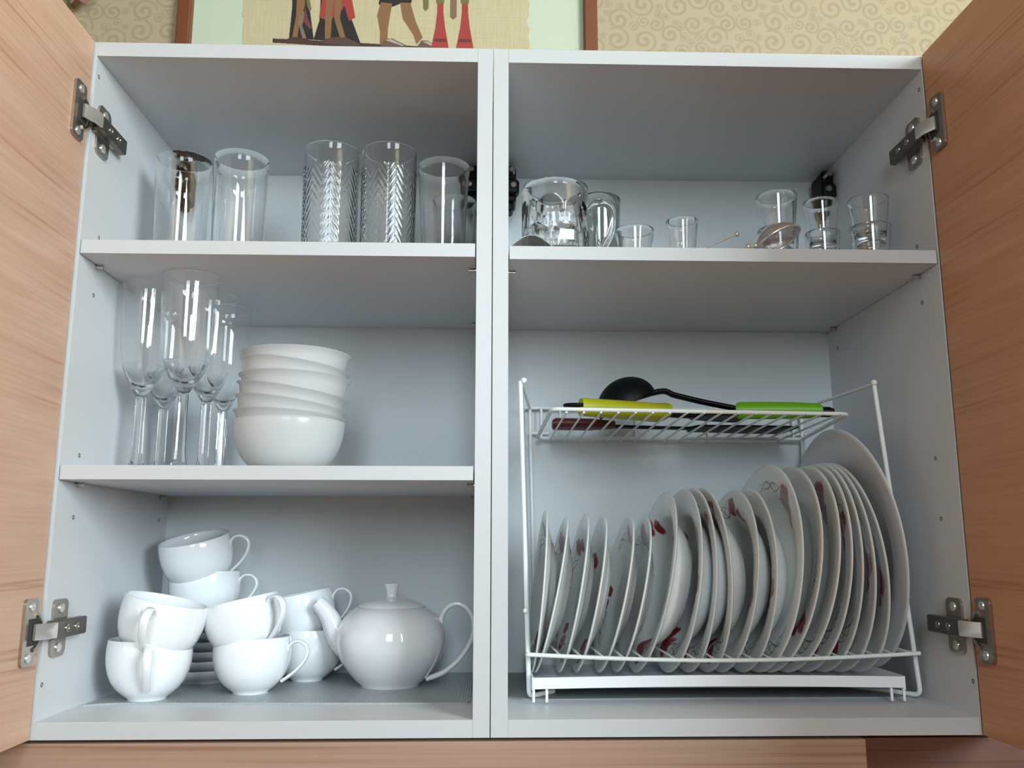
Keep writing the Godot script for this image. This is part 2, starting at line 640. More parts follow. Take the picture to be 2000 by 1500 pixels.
# ------------------------------------------------------------------ the scene
func _ready() -> void:
	# camera
	var cam := Camera3D.new()
	cam.name = "camera"
	add_child(cam)
	cam.fov = 46.966
	cam.near = 0.02
	cam.position = Vector3(-0.0056, 0.1820, 0.8993)
	cam.rotation_order = EULER_ORDER_YXZ
	cam.rotation_degrees = Vector3(10.385, -1.691, 0.029)
	# sky and exposure
	var env := Environment.new()
	env.background_mode = Environment.BG_SKY
	var sky := Sky.new()
	var sm := ProceduralSkyMaterial.new()
	sm.sky_top_color = Color(0.62, 0.74, 0.92)
	sm.sky_horizon_color = Color(0.88, 0.92, 0.98)
	sm.ground_bottom_color = Color(0.42, 0.44, 0.42)
	sm.ground_horizon_color = Color(0.70, 0.73, 0.74)
	sm.sky_energy_multiplier = 2.0
	sm.ground_energy_multiplier = 1.2
	sky.sky_material = sm
	env.sky = sky
	env.tonemap_mode = Environment.TONE_MAPPER_LINEAR
	env.tonemap_exposure = 1.0
	env.sdfgi_enabled = true
	env.ssao_enabled = true
	env.ssil_enabled = true
	var we := WorldEnvironment.new()
	we.name = "world_environment"
	we.environment = env
	add_child(we)
	# daylight coming in through the two windows behind the camera
	window_light(Vector3(2.1, 1.0, 2.58), Vector2(1.48, 1.38), 14.8, Color(0.905, 0.98, 1.0))
	window_light(Vector3(0.0, 0.965, 2.58), Vector2(0.58, 1.15), 2.8, Color(0.905, 0.98, 1.0))

	make_materials()
	build_room()
	build_cabinets()
	build_lower()
	build_picture()
	build_upper_left_glasses()
	build_upper_right()
	build_flutes()
	build_bowls()
	build_tea_set()
	build_rack()
	build_plates()
	build_utensils()
	build_flower()

func window_light(at: Vector3, size: Vector2, energy: float, col: Color) -> void:
	var l := AreaLight3D.new()
	l.name = "window_daylight"
	l.area_size = size
	l.light_energy = energy
	l.light_color = col
	l.shadow_enabled = true
	l.area_range = 12.0
	l.area_attenuation = 2.0
	add_child(l, true)
	l.position = at

func build_room() -> void:
	var b := MB.new()
	b.box(Vector3(-2.4, FLOOR_Y, -D - 0.12), Vector3(3.3, CEIL_Y, -D - 0.0005), 0.001)
	structure("wall_back", b, M.wallpaper)
	b = MB.new()
	b.box(Vector3(-2.4, FLOOR_Y - 0.1, -D - 0.12), Vector3(3.3, FLOOR_Y, 2.75), 0.001)
	structure("floor", b, M.floor)
	b = MB.new()
	b.box(Vector3(-2.4, CEIL_Y, -D - 0.12), Vector3(3.3, CEIL_Y + 0.1, 2.75), 0.001)
	structure("ceiling", b, M.plaster)
	b = MB.new()
	b.box(Vector3(-2.4, FLOOR_Y, -D), Vector3(-2.3, CEIL_Y, 2.6), 0.001)
	structure("wall_left", b, M.plaster)
	b = MB.new()
	b.box(Vector3(3.2, FLOOR_Y, -D), Vector3(3.3, CEIL_Y, 2.6), 0.001)
	structure("wall_right", b, M.plaster)
	# front wall round two window openings
	var wins := [[-0.35, 0.35, 0.33, 1.60], [1.3, 2.9, 0.25, 1.75]]
	b = MB.new()
	b.box(Vector3(-2.4, FLOOR_Y, 2.6), Vector3(-0.35, CEIL_Y, 2.75), 0.001)
	b.box(Vector3(0.35, FLOOR_Y, 2.6), Vector3(1.3, CEIL_Y, 2.75), 0.001)
	b.box(Vector3(2.9, FLOOR_Y, 2.6), Vector3(3.3, CEIL_Y, 2.75), 0.001)
	for w in wins:
		b.box(Vector3(w[0], FLOOR_Y, 2.6), Vector3(w[1], w[2], 2.75), 0.001)
		b.box(Vector3(w[0], w[3], 2.6), Vector3(w[1], CEIL_Y, 2.75), 0.001)
	structure("wall_front", b, M.plaster)
	for i in 2:
		var w = wins[i]
		var f := MB.new()
		f.box(Vector3(w[0], w[2], 2.64), Vector3(w[0] + 0.05, w[3], 2.7), 0.004)
		f.box(Vector3(w[1] - 0.05, w[2], 2.64), Vector3(w[1], w[3], 2.7), 0.004)
		f.box(Vector3(w[0] + 0.05, w[2], 2.64), Vector3(w[1] - 0.05, w[2] + 0.05, 2.7), 0.004)
		f.box(Vector3(w[0] + 0.05, w[3] - 0.05, 2.64), Vector3(w[1] - 0.05, w[3], 2.7), 0.004)
		if i == 1:
			f.box(Vector3(2.07, w[2] + 0.05, 2.64), Vector3(2.13, w[3] - 0.05, 2.7), 0.004)
		var win := structure("window_%d" % (i + 1), f, M.window_frame)
		var p := MB.new()
		p.box(Vector3(w[0] + 0.05, w[2] + 0.05, 2.668), Vector3(w[1] - 0.05, w[3] - 0.05, 2.672), 0.0)
		part("pane", p, M.pane, win)

# a grey board with a white band glued to its front edge
func panel(c: Node3D, called: String, lo: Vector3, hi: Vector3) -> void:
	var b := MB.new()
	b.box(lo, Vector3(hi.x, hi.y, hi.z - 0.0008), 0.0002)
	var p := part(called, b, M.white, c)
	b = MB.new()
	b.box(Vector3(lo.x, lo.y, hi.z - 0.0008), hi, 0.0005)
	part("edge_band", b, M.edge, p)

func cabinet_shell(c: Node3D, x0: float, x1: float, hinge_left: bool, shelves: Array) -> void:
	var b: MB
	panel(c, "side_panel", Vector3(x0, 0, -D), Vector3(x0 + T, H, 0))
	panel(c, "side_panel", Vector3(x1 - T, 0, -D), Vector3(x1, H, 0))
	panel(c, "top_panel", Vector3(x0 + T, H - T, -D), Vector3(x1 - T, H, 0))
	panel(c, "bottom_panel", Vector3(x0 + T, 0, -D), Vector3(x1 - T, T, 0))
	b = MB.new()
	b.box(Vector3(x0 + T, T, -D), Vector3(x1 - T, H - T, -D + 0.003), 0.0)
	part("back_panel", b, M.back, c)
	for s in shelves:
		panel(c, "shelf", Vector3(x0 + T + 0.001, s[0], -D + 0.0035), Vector3(x1 - T - 0.0012, s[1], -0.0005))
		for side in [0, 1]:
			for z in [-0.041, -0.282]:
				b = MB.new()
				var px: float = x0 + T if side == 0 else x1 - T
				var dir := 1.0 if side == 0 else -1.0
				b.sweep([Vector3(px, s[0] - 0.0025, z), Vector3(px + dir * 0.0015, s[0] - 0.0025, z), Vector3(px + dir * 0.0018, s[0] - 0.0025, z), Vector3(px + dir * 0.007, s[0] - 0.0025, z), Vector3(px + dir * 0.0072, s[0] - 0.0025, z), Vector3(px + dir * 0.0085, s[0] - 0.0025, z)],
					[0.0032, 0.0032, 0.0019, 0.0019, 0.0024, 0.0024], [0.0032, 0.0032, 0.0019, 0.0019, 0.0024, 0.0024], Vector3(0, 0, 1), 12)
				part("shelf_pin", b, M.pin, c)
	# drilled holes on the outer side
	var hx := x0 + T if hinge_left else x1 - T
	var hd := 1.0 if hinge_left else -1.0
	for q in [[0.689, -0.0085], [0.5155, -0.0427], [0.450, -0.0420], [0.2755, -0.0420], [0.211, -0.0410], [0.0498, -0.0060], [0.215, -0.2844], [0.452, -0.2827]]:
		b = MB.new()
		b.lathe(prof([0, -0.0005, 0.0019, -0.0005, 0.0024, 0.0002, 0.0016, 0.0003, 0.0012, -0.0003, 0, -0.0003]), 12, Transform3D(Basis(Vector3(0, 0, 1), -hd * PI / 2), Vector3(hx, q[0], q[1])))
		part("peg_hole", b, M.hole, c)
	# hinges
	for hy in [0.632, 0.1015]:
		hinge(c, hx, hd, hy)
	# hanging brackets in the two upper back corners
	for side in [0, 1]:
		var bx: float = x0 + T if side == 0 else x1 - T
		var dir := 1.0 if side == 0 else -1.0
		b = MB.new()
		var lo := Vector3(minf(bx, bx + dir * 0.017), 0.650, -0.300)
		var hi := Vector3(maxf(bx, bx + dir * 0.017), 0.703, -0.255)
		b.box(lo, hi, 0.004)
		b.box(Vector3(minf(bx, bx + dir * 0.021), 0.658, -0.27), Vector3(maxf(bx, bx + dir * 0.021), 0.682, -0.246), 0.005)
		b.box(Vector3(minf(bx, bx + dir * 0.013), 0.640, -0.29), Vector3(maxf(bx, bx + dir * 0.013), 0.652, -0.262), 0.003)
		var br := part("hanging_bracket", b, M.black, c)
		for k in [[0.692, 0.011], [0.670, 0.013]]:
			b = MB.new()
			b.sweep([Vector3(bx + dir * k[1], k[0], -0.262), Vector3(bx + dir * k[1], k[0], -0.2435), Vector3(bx + dir * k[1], k[0], -0.2430)], [0.0045, 0.0045, 0.0035], [0.0045, 0.0045, 0.0035], Vector3(0, 1, 0), 12)
			b.box(Vector3(bx + dir * k[1] - 0.0030, k[0] - 0.0008, -0.2432), Vector3(bx + dir * k[1] + 0.0030, k[0] + 0.0008, -0.2424), 0.0002)
			part("adjusting_screw", b, M.steel, br)

func rounded_rect(w: float, h: float, r: float, k := 5) -> PackedVector2Array:
	var out := PackedVector2Array()
	for c in [[1, 1, 0.0], [-1, 1, PI / 2], [-1, -1, PI], [1, -1, PI * 1.5]]:
		for i in k + 1:
			var a: float = c[2] + PI / 2 * i / k
			out.append(Vector2(c[0] * (w / 2 - r) + r * cos(a), c[1] * (h / 2 - r) + r * sin(a)))
	return out

func hinge(c: Node3D, hx: float, d: float, y: float) -> void:
	# mounting plate on the cabinet's side: a cross of two rounded wings
	var b := MB.new()
	var xf := Transform3D(Basis(Vector3(0, 0, -d), Vector3(0, 1, 0), Vector3(d, 0, 0)), Vector3(hx, y, -0.027))
	b.slab(rounded_rect(0.030, 0.056, 0.007), 0.0028, xf)
	b.box(Vector3(minf(hx, hx + d * 0.007), y - 0.0085, -0.052), Vector3(maxf(hx, hx + d * 0.007), y + 0.0085, -0.004), 0.001)
	var plate := part("hinge", b, M.steel, c)
	for k in [-1.0, 1.0]:
		b = MB.new()
		b.lathe(prof([0, 0, 0.0052, 0, 0.0050, 0.0012, 0.0030, 0.0022, 0.0012, 0.0018, 0, 0.0018]), 14, Transform3D(Basis(Vector3(0, 0, 1), -d * PI / 2), Vector3(hx + d * 0.0028, y + k * 0.0190, -0.027)))
		part("screw", b, M.steel_bright, plate)
	# arm: a channel that stands on the mounting plate
	b = MB.new()
	b.box(Vector3(minf(hx + d * 0.004, hx + d * 0.0125), y - 0.0088, -0.066), Vector3(maxf(hx + d * 0.004, hx + d * 0.0125), y + 0.0088, 0.003), 0.0012)
	part("hinge_arm", b, M.steel_dark, plate)
	for z in [-0.022, -0.043]:
		b = MB.new()
		b.lathe(prof([0, 0, 0.0042, 0, 0.0040, 0.0010, 0.0026, 0.0012, 0.0020, 0.0004, 0, 0.0004]), 14, Transform3D(Basis(Vector3(0, 0, 1), -d * PI / 2), Vector3(hx + d * 0.0124, y, z)))
		part("screw", b, M.steel, plate)
	# pale link that reaches out to the cup
	b = MB.new()
	b.sweep([Vector3(hx + d * 0.0118, y, 0.000), Vector3(hx + d * 0.0105, y, 0.012), Vector3(hx + d * 0.0035, y, 0.0255)], 0.0076, 0.0018, Vector3(0, 1, 0), 16, false, Transform3D(), 0.35)
	part("hinge_link", b, M.steel_bright, plate)
	# cup flange on the door
	var dx := hx - d * (0.0028 if d > 0.0 else 0.0005)
	b = MB.new()
	xf = Transform3D(Basis(Vector3(0, 0, -d), Vector3(0, 1, 0), Vector3(d, 0, 0)), Vector3(dx, y, 0.0265))
	b.slab(rounded_rect(0.024, 0.062, 0.005), 0.0030, xf)
	var rim: Array = []
	for i in 25:
		var a := PI * i / 24 - PI / 2
		rim.append(Vector3(dx + d * 0.0034, y + 0.0165 * sin(a), 0.020 - 0.013 * cos(a)))
	b.sweep(rim, 0.0014, 0.0022, Vector3(1, 0, 0), 8)
	part("hinge_cup", b, M.steel, plate)
	b = MB.new()
	b.box(Vector3(minf(dx + d * 0.0020, dx + d * 0.0034), y - 0.0125, 0.012), Vector3(maxf(dx + d * 0.0020, dx + d * 0.0034), y + 0.0125, 0.031), 0.0003)
	part("cup_recess", b, M.hole, plate)
	for k in [-1.0, 1.0]:
		b = MB.new()
		b.lathe(prof([0, 0, 0.0046, 0, 0.0042, 0.0012, 0.0016, 0.0018, 0, 0.0012]), 14, Transform3D(Basis(Vector3(0, 0, 1), -d * PI / 2), Vector3(dx + d * 0.0029, y + k * 0.0235, 0.0265)))
		part("screw", b, M.steel_bright, plate)

func build_cabinets() -> void:
	var a := thing("wall_cabinet", "left white kitchen cabinet with open wooden door, two shelves, holding cups, bowls and flutes", "cabinet")
	cabinet_shell(a, -WL, -0.0004, true, [[0.48393, UP_L], [0.24734, MID]])
	var b := MB.new()
	b.box(Vector3(-0.4541, 0.0005, 0.0025), Vector3(-0.4361, H - 0.0005, 0.452), 0.0009)
	part("door", b, M.wood, a)
	var c := thing("wall_cabinet", "right white kitchen cabinet with open wooden door, one shelf, holding the plate rack", "cabinet")
	cabinet_shell(c, 0.0004, WR, false, [[0.48189, UP_R]])
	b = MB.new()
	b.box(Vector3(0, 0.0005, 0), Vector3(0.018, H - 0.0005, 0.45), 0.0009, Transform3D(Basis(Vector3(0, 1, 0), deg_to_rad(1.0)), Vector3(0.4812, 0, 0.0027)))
	part("door", b, M.wood_warm_shade, c)

func build_lower() -> void:
	var t := thing("lower_cabinet", "light wooden cabinet front directly below the two white cabinets", "cabinet")
	var b := MB.new()
	b.box(Vector3(-1.2, FLOOR_Y + 0.1, -D), Vector3(0.364, -0.003, -0.0185), 0.001)
	part("body", b, M.white, t)
	b = MB.new()
	b.box(Vector3(-1.2, FLOOR_Y + 0.1, -0.0185), Vector3(0.3665, -0.003, -0.0005), 0.001)
	part("front_panel", b, M.wood_front, t)
	b = MB.new()
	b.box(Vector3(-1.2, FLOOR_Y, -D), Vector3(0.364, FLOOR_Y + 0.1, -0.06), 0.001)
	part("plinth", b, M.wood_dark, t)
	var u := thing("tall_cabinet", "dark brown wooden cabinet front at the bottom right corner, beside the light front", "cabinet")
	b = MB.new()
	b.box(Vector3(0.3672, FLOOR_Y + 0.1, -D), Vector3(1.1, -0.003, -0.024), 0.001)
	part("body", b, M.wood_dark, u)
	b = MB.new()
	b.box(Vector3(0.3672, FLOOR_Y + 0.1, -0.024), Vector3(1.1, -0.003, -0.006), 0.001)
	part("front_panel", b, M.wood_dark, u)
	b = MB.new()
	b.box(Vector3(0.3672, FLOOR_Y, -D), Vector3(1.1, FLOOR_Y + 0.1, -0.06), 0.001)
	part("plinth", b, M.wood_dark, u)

func build_picture() -> void:
	var t := thing("framed_picture", "brown framed papyrus picture of striding figures standing on the cabinet top", "picture", Vector3(0, H, -D))
	var x0 := -0.4655
	var x1 := 0.1575
	var h := 0.42
	var fw := 0.0205
	for q in [[x0, x0 + fw, 0.0, h], [x1 - fw, x1, 0.0, h], [x0 + fw, x1 - fw, 0.0, fw], [x0 + fw, x1 - fw, h - fw, h]]:
		var b := MB.new()
		b.box(Vector3(q[0], q[2], 0.0), Vector3(q[1], q[3], 0.020), 0.003)
		part("frame_bar", b, M.frame, t)
	var m := MB.new()
	m.box(Vector3(x0 + fw, fw, 0.002), Vector3(x1 - fw, h - fw, 0.0065), 0.0)
	part("mount", m, M.mount, t)
	# torn-edged sheet of papyrus with its print
	var s := MB.new()
	var sx0 := -0.3742
	var sw := 0.432
	var top := 0.988 + 140 * 0.000835 - H
	var sh := 300.0 * 0.000835
	var rng := RandomNumberGenerator.new()
	rng.seed = 4
	var left: Array = []
	var right: Array = []
	for i in 31:
		left.append(rng.randf_range(0.0, 0.006))
		right.append(rng.randf_range(0.0, 0.006))
	for i in 30:
		var v0 := float(i) / 30
		var v1 := float(i + 1) / 30
		var a := Vector3(sx0 + left[i], top - v0 * sh, 0.0073)
		var b2 := Vector3(sx0 + sw - right[i], top - v0 * sh, 0.0073)
		var c := Vector3(sx0 + sw - right[i + 1], top - v1 * sh, 0.0073)
		var d := Vector3(sx0 + left[i + 1], top - v1 * sh, 0.0073)
		var nn := Vector3(0, 0, 1)
		s.quad(a, b2, c, d, nn, nn, nn, nn, Vector2(left[i] / sw, v0), Vector2(1.0 - right[i] / sw, v0), Vector2(1.0 - right[i + 1] / sw, v1), Vector2(left[i + 1] / sw, v1))
		var back := Vector3(0, 0, -0.0008)
		s.quad(a, d, d + back, a + back, Vector3(-1, 0, 0), Vector3(-1, 0, 0), Vector3(-1, 0, 0), Vector3(-1, 0, 0))
		s.quad(b2, c, c + back, b2 + back, Vector3(1, 0, 0), Vector3(1, 0, 0), Vector3(1, 0, 0), Vector3(1, 0, 0))
	part("papyrus_sheet", s, M.papyrus, t)

# ---- glasses
func tumbler_shape(h: float, rb: float, rt: float, wall := 0.0011, base := 0.010) -> MB:
	var b := MB.new()
	var p: Array = [Vector2(0, 0.0012), Vector2(rb * 0.78, 0.0010), Vector2(rb * 0.84, 0.0), Vector2(rb * 0.93, 0.0002), Vector2(rb * 0.985, 0.0018), Vector2(rb, 0.005)]
	for i in range(1, 12):
		p.append(Vector2(lerpf(rb, rt, i / 11.0), lerpf(0.005, h - 0.0012, i / 11.0)))
	p.append(Vector2(rt - wall * 0.25, h - 0.0002))
	p.append(Vector2(rt - wall * 0.6, h))
	p.append(Vector2(rt - wall * 0.95, h - 0.0006))
	for i in range(1, 12):
		var y := lerpf(h - 0.002, base + 0.006, i / 11.0)
		p.append(Vector2(lerpf(rb, rt, y / h) - wall, y))
	p.append(Vector2(rb * 0.82, base + 0.0018))
	p.append(Vector2(rb * 0.55, base + 0.0004))
	p.append(Vector2(0, base))
	b.lathe(p, 64, Transform3D(), 0.5)
	return b

func relief_glass(h: float, rb: float, rt: float, wall: float, base: float, relief: Callable, seg := 144, rows_n := 120) -> MB:
	var b := MB.new()
	var rows: Array = []
	var zero := PackedVector3Array()
	for j in seg:
		zero.append(Vector3(0, 0.001, 0))
	rows.append(zero)
	for f in [0.4, 0.8]:
		var line := PackedVector3Array()
		for j in seg:
			var a := TAU * j / seg
			line.append(Vector3(cos(a) * rb * f, 0.001 if f < 0.7 else 0.0, sin(a) * rb * f))
		rows.append(line)
	for i in rows_n + 1:
		var t := float(i) / rows_n
		var y := 0.002 + t * (h - 0.003)
		var line := PackedVector3Array()
		for j in seg:
			var a := TAU * j / seg
			var r: float = lerpf(rb, rt, t) - (0.0015 if i == 0 else 0.0) + relief.call(a, y)
			line.append(Vector3(cos(a) * r, y, sin(a) * r))
		rows.append(line)
	for q in [[wall * 0.5, h], [wall, h - 0.001]]:
		var line := PackedVector3Array()
		for j in seg:
			var a := TAU * j / seg
			line.append(Vector3(cos(a) * (rt - q[0]), q[1], sin(a) * (rt - q[0])))
		rows.append(line)
	for i in range(1, 14):
		var y := lerpf(h - 0.001, base + 0.004, i / 13.0)
		var r := lerpf(rb, rt, y / h) - wall
		var line := PackedVector3Array()
		for j in seg:
			var a := TAU * j / seg
			line.append(Vector3(cos(a) * r, y, sin(a) * r))
		rows.append(line)
	for f in [0.75, 0.4, 0.0]:
		var line := PackedVector3Array()
		for j in seg:
			var a := TAU * j / seg
			line.append(Vector3(cos(a) * rb * f, base + (0.001 if f > 0.5 else 0.0), sin(a) * rb * f))
		rows.append(line)
	b.skin(rows, true, true)
	return b

func chevrons(a: float, y: float) -> float:
	if y > 0.134 or y < 0.004:
		return 0.0
	var col := fposmod(a / TAU * 9.0, 1.0)
	var tr := absf(col - 0.5) * 2.0
	var k := fposmod(y / 0.0105 - tr * 1.9, 1.0)
	var ridge := 1.0 - absf(k - 0.5) * 2.0
	return 0.0008 * (ridge - 0.5) * smoothstep(0.134, 0.126, y)

func build_upper_left_glasses() -> void:
	var z := -0.12
	solo("highball_glass", tumbler_shape(0.143, 0.0285, 0.0325), M.glass, "tall clear straight glass on the upper left shelf, next to the side panel", "glass", Vector3(-0.3735, UP_L, z))
	solo("highball_glass", tumbler_shape(0.146, 0.0290, 0.0325), M.glass, "tall clear straight glass, second from the left side panel on the upper left shelf", "glass", Vector3(-0.3047, UP_L, z))
	var m := relief_glass(0.1575, 0.0322, 0.0335, 0.0030, 0.008, chevrons)
	solo("patterned_glass", m, M.crystal, "tall glass with chevron relief, left one of the patterned pair on the upper shelf", "glass", Vector3(-0.1958, UP_L, z))
	solo("patterned_glass", m, M.crystal, "tall glass with chevron relief, right one of the patterned pair beside the plain tumbler", "glass", Vector3(-0.1257, UP_L, z), "").rotation.y = 0.25
	solo("conical_tumbler", tumbler_shape(0.140, 0.0245, 0.0313, 0.0011), M.glass, "clear conical tumbler right of the two patterned glasses on the upper left shelf", "glass", Vector3(-0.0590, UP_L, z))
	solo("conical_tumbler", tumbler_shape(0.134, 0.0245, 0.0300, 0.0011), M.glass, "clear conical tumbler half hidden behind another tumbler and the middle partition", "glass", Vector3(-0.0500, UP_L, -0.218))

func mug_relief(a: float, y: float) -> float:
	# two rows of thumbprint hollows, eight round
	var out := 0.0
	for row in 2:
		var cy := 0.026 + 0.034 * row
		var ph := 0.5 * row
		var u := fposmod(a / TAU * 7.0 + ph, 1.0) - 0.5
		var d := Vector2(u * TAU / 7.0 * 0.039, y - cy).length() / 0.0185
		if d < 1.0:
			out -= 0.0034 * (1.0 - d * d)
	return out

func build_upper_right() -> void:
	var t := thing("beer_mug", "thick glass mug with dimpled sides and handle on the upper right shelf", "mug", Vector3(0.0742, UP_R + 0.0012, -0.088))
	part("body", relief_glass(0.1000, 0.0395, 0.0393, 0.0060, 0.014, mug_relief, 112, 60), M.crystal, t)
	var b := MB.new()
	var hp := smooth([Vector3(0.0375, 0.072, 0.0), Vector3(0.046, 0.0795, 0.004), Vector3(0.058, 0.080, 0.008), Vector3(0.066, 0.070, 0.010), Vector3(0.066, 0.052, 0.010), Vector3(0.060, 0.034, 0.008), Vector3(0.050, 0.018, 0.004), Vector3(0.0385, 0.010, 0.0)], 6)
	b.sweep(hp, 0.0060, 0.0042, Vector3(0, 0, 1), 14)
	part("handle", b, M.crystal, t)
	solo("smoky_tumbler", tumbler_shape(0.128, 0.0245, 0.0290, 0.0022), M.smoky, "greyish tumbler standing behind the dimpled mug", "glass", Vector3(0.1380, UP_R, -0.185))
	# liqueur glasses: flared cups
	solo("liqueur_glass", tumbler_shape(0.0525, 0.0155, 0.0235, 0.0014, 0.006), M.glass, "small low flared glass right of the mug on the upper right shelf", "glass", Vector3(0.1680, UP_R, -0.092))
	solo("liqueur_glass", tumbler_shape(0.0725, 0.0125, 0.0192, 0.0013, 0.007), M.glass, "small narrow flared glass between the low flared glass and the tea strainer", "glass", Vector3(0.2300, UP_R, -0.112))
	# stacked shot glasses
	var stacks := [[0.3568, -0.14, 0.1172, 0.0252, "behind the tea strainer"], [0.4085, -0.13, 0.1060, 0.0212, "in front of the black bracket"], [0.4480, -0.085, 0.0915, 0.0236, "nearest the right side panel"]]
	for s in stacks:
		var h: float = s[2] * 0.62
		var shape := tumbler_shape(h, s[3] * 0.72, s[3], 0.0015, 0.009)
		solo("shot_glass", shape, M.glass, "lower shot glass of the stacked pair %s" % s[4], "glass", Vector3(s[0], UP_R, s[1]), "stacked shot glasses")
		solo("shot_glass", shape, M.glass, "upper shot glass of the stacked pair %s" % s[4], "glass", Vector3(s[0], UP_R + s[2] - h, s[1]), "stacked shot glasses").rotation.y = 0.4
	# pick with a ball end
	b = MB.new()
	b.wire([Vector3(0.2300, UP_R + 0.016, -0.070), Vector3(0.2857, 0.5412, -0.080)], 0.0009)
	b.wire([Vector3(0.2300, UP_R + 0.016, -0.070), Vector3(0.190, UP_R + 0.001, -0.065)], 0.0009)
	var pick := thing("cocktail_pick", "thin metal pick with a ball end, pointing at the tea strainer", "pick")
	part("rod", b, M.steel_bright, pick)
	b = MB.new()
	b.ball(Vector3(0.2868, 0.5416, -0.080), 0.0030)
	part("ball_end", b, M.steel_bright, pick)
	# tea strainer leaning on the stacked shot glasses
	var st := thing("tea_strainer", "small metal mesh tea strainer leaning against the stacked shot glasses", "strainer")
	var xf := Transform3D(Basis(Vector3(0.90, 0.42, 0.10).normalized(), Vector3(-0.36, 0.86, -0.30).normalized(), Vector3(0.0, 0.3, 1)).orthonormalized(), Vector3(0.3330, 0.5320, -0.072))
	b = MB.new()
	var ring: Array = []
	for i in 40:
		var a := TAU * i / 40
		ring.append(xf * Vector3(0.0275 * cos(a), 0, 0.022 * sin(a)))
	b.sweep(ring, 0.0016, 0.0012, Vector3(0, 1, 0), 8, true)
	part("rim", b, M.steel_bright, st)
	b = MB.new()
	var rows: Array = []
	for i in 9:
		var e := PI / 2 * i / 8
		var line := PackedVector3Array()
		for j in 40:
			var a := TAU * j / 40
			line.append(xf * Vector3(0.0265 * cos(a) * cos(e), 0.018 * sin(e), 0.0212 * sin(a) * cos(e)))
		rows.append(line)
	b.skin(rows, true, true)
	part("mesh_bowl", b, M.weave, st)
	b = MB.new()
	b.wire(smooth([xf * Vector3(-0.027, 0, 0), Vector3(0.3040, 0.5215, -0.066), Vector3(0.2950, 0.5185, -0.064), Vector3(0.2750, UP_R + 0.0012, -0.062)], 5), 0.0011)
	b.ball(Vector3(0.3038, 0.5228, -0.066), 0.0030)
	b.ball(Vector3(0.2946, 0.5205, -0.064), 0.0036)
	part("handle", b, M.steel_bright, st)
	# curled shelf mat
	b = MB.new()
	var lines: Array = []
	for side in [0, 1]:
		var ln: Array = []
		for i in 15:
			var x := lerpf(0.0185, 0.118, i / 14.0)
			var s2 := i / 14.0
			var lift := 0.0195 * pow(maxf(0.0, sin(PI * clampf(s2 / 0.62 + 0.10, 0.0, 1.0))), 1.3)
			ln.append([x, UP_R + 0.0004 + lift])
		lines.append(ln)
	for i in 14:
		var p0 = lines[0][i]
		var p1 = lines[0][i + 1]
		for k in 2:
			var off := 0.0 if k == 0 else 0.0012
			var nn := Vector3(-(p1[1] - p0[1]), p1[0] - p0[0], 0).normalized() * (-1.0 if k == 0 else 1.0)
			# the lift fades towards the back
			b.quad(Vector3(p0[0], p0[1] + off, -0.022), Vector3(p1[0], p1[1] + off, -0.022), Vector3(p1[0], UP_R + 0.0004 + off, -0.047), Vector3(p0[0], UP_R + 0.0004 + off, -0.047), nn, nn, nn, nn)
		b.quad(Vector3(p0[0], p0[1], -0.022), Vector3(p1[0], p1[1], -0.022), Vector3(p1[0], p1[1] + 0.0012, -0.022), Vector3(p0[0], p0[1] + 0.0012, -0.022), Vector3(0, 0, 1), Vector3(0, 0, 1), Vector3(0, 0, 1), Vector3(0, 0, 1))
	b.box(Vector3(0.0185, UP_R + 0.0001, -0.28), Vector3(0.118, UP_R + 0.0011, -0.047), 0.0003)
	solo("shelf_mat", b, M.mat, "grey shelf mat with a curled front edge under the dimpled mug", "mat")

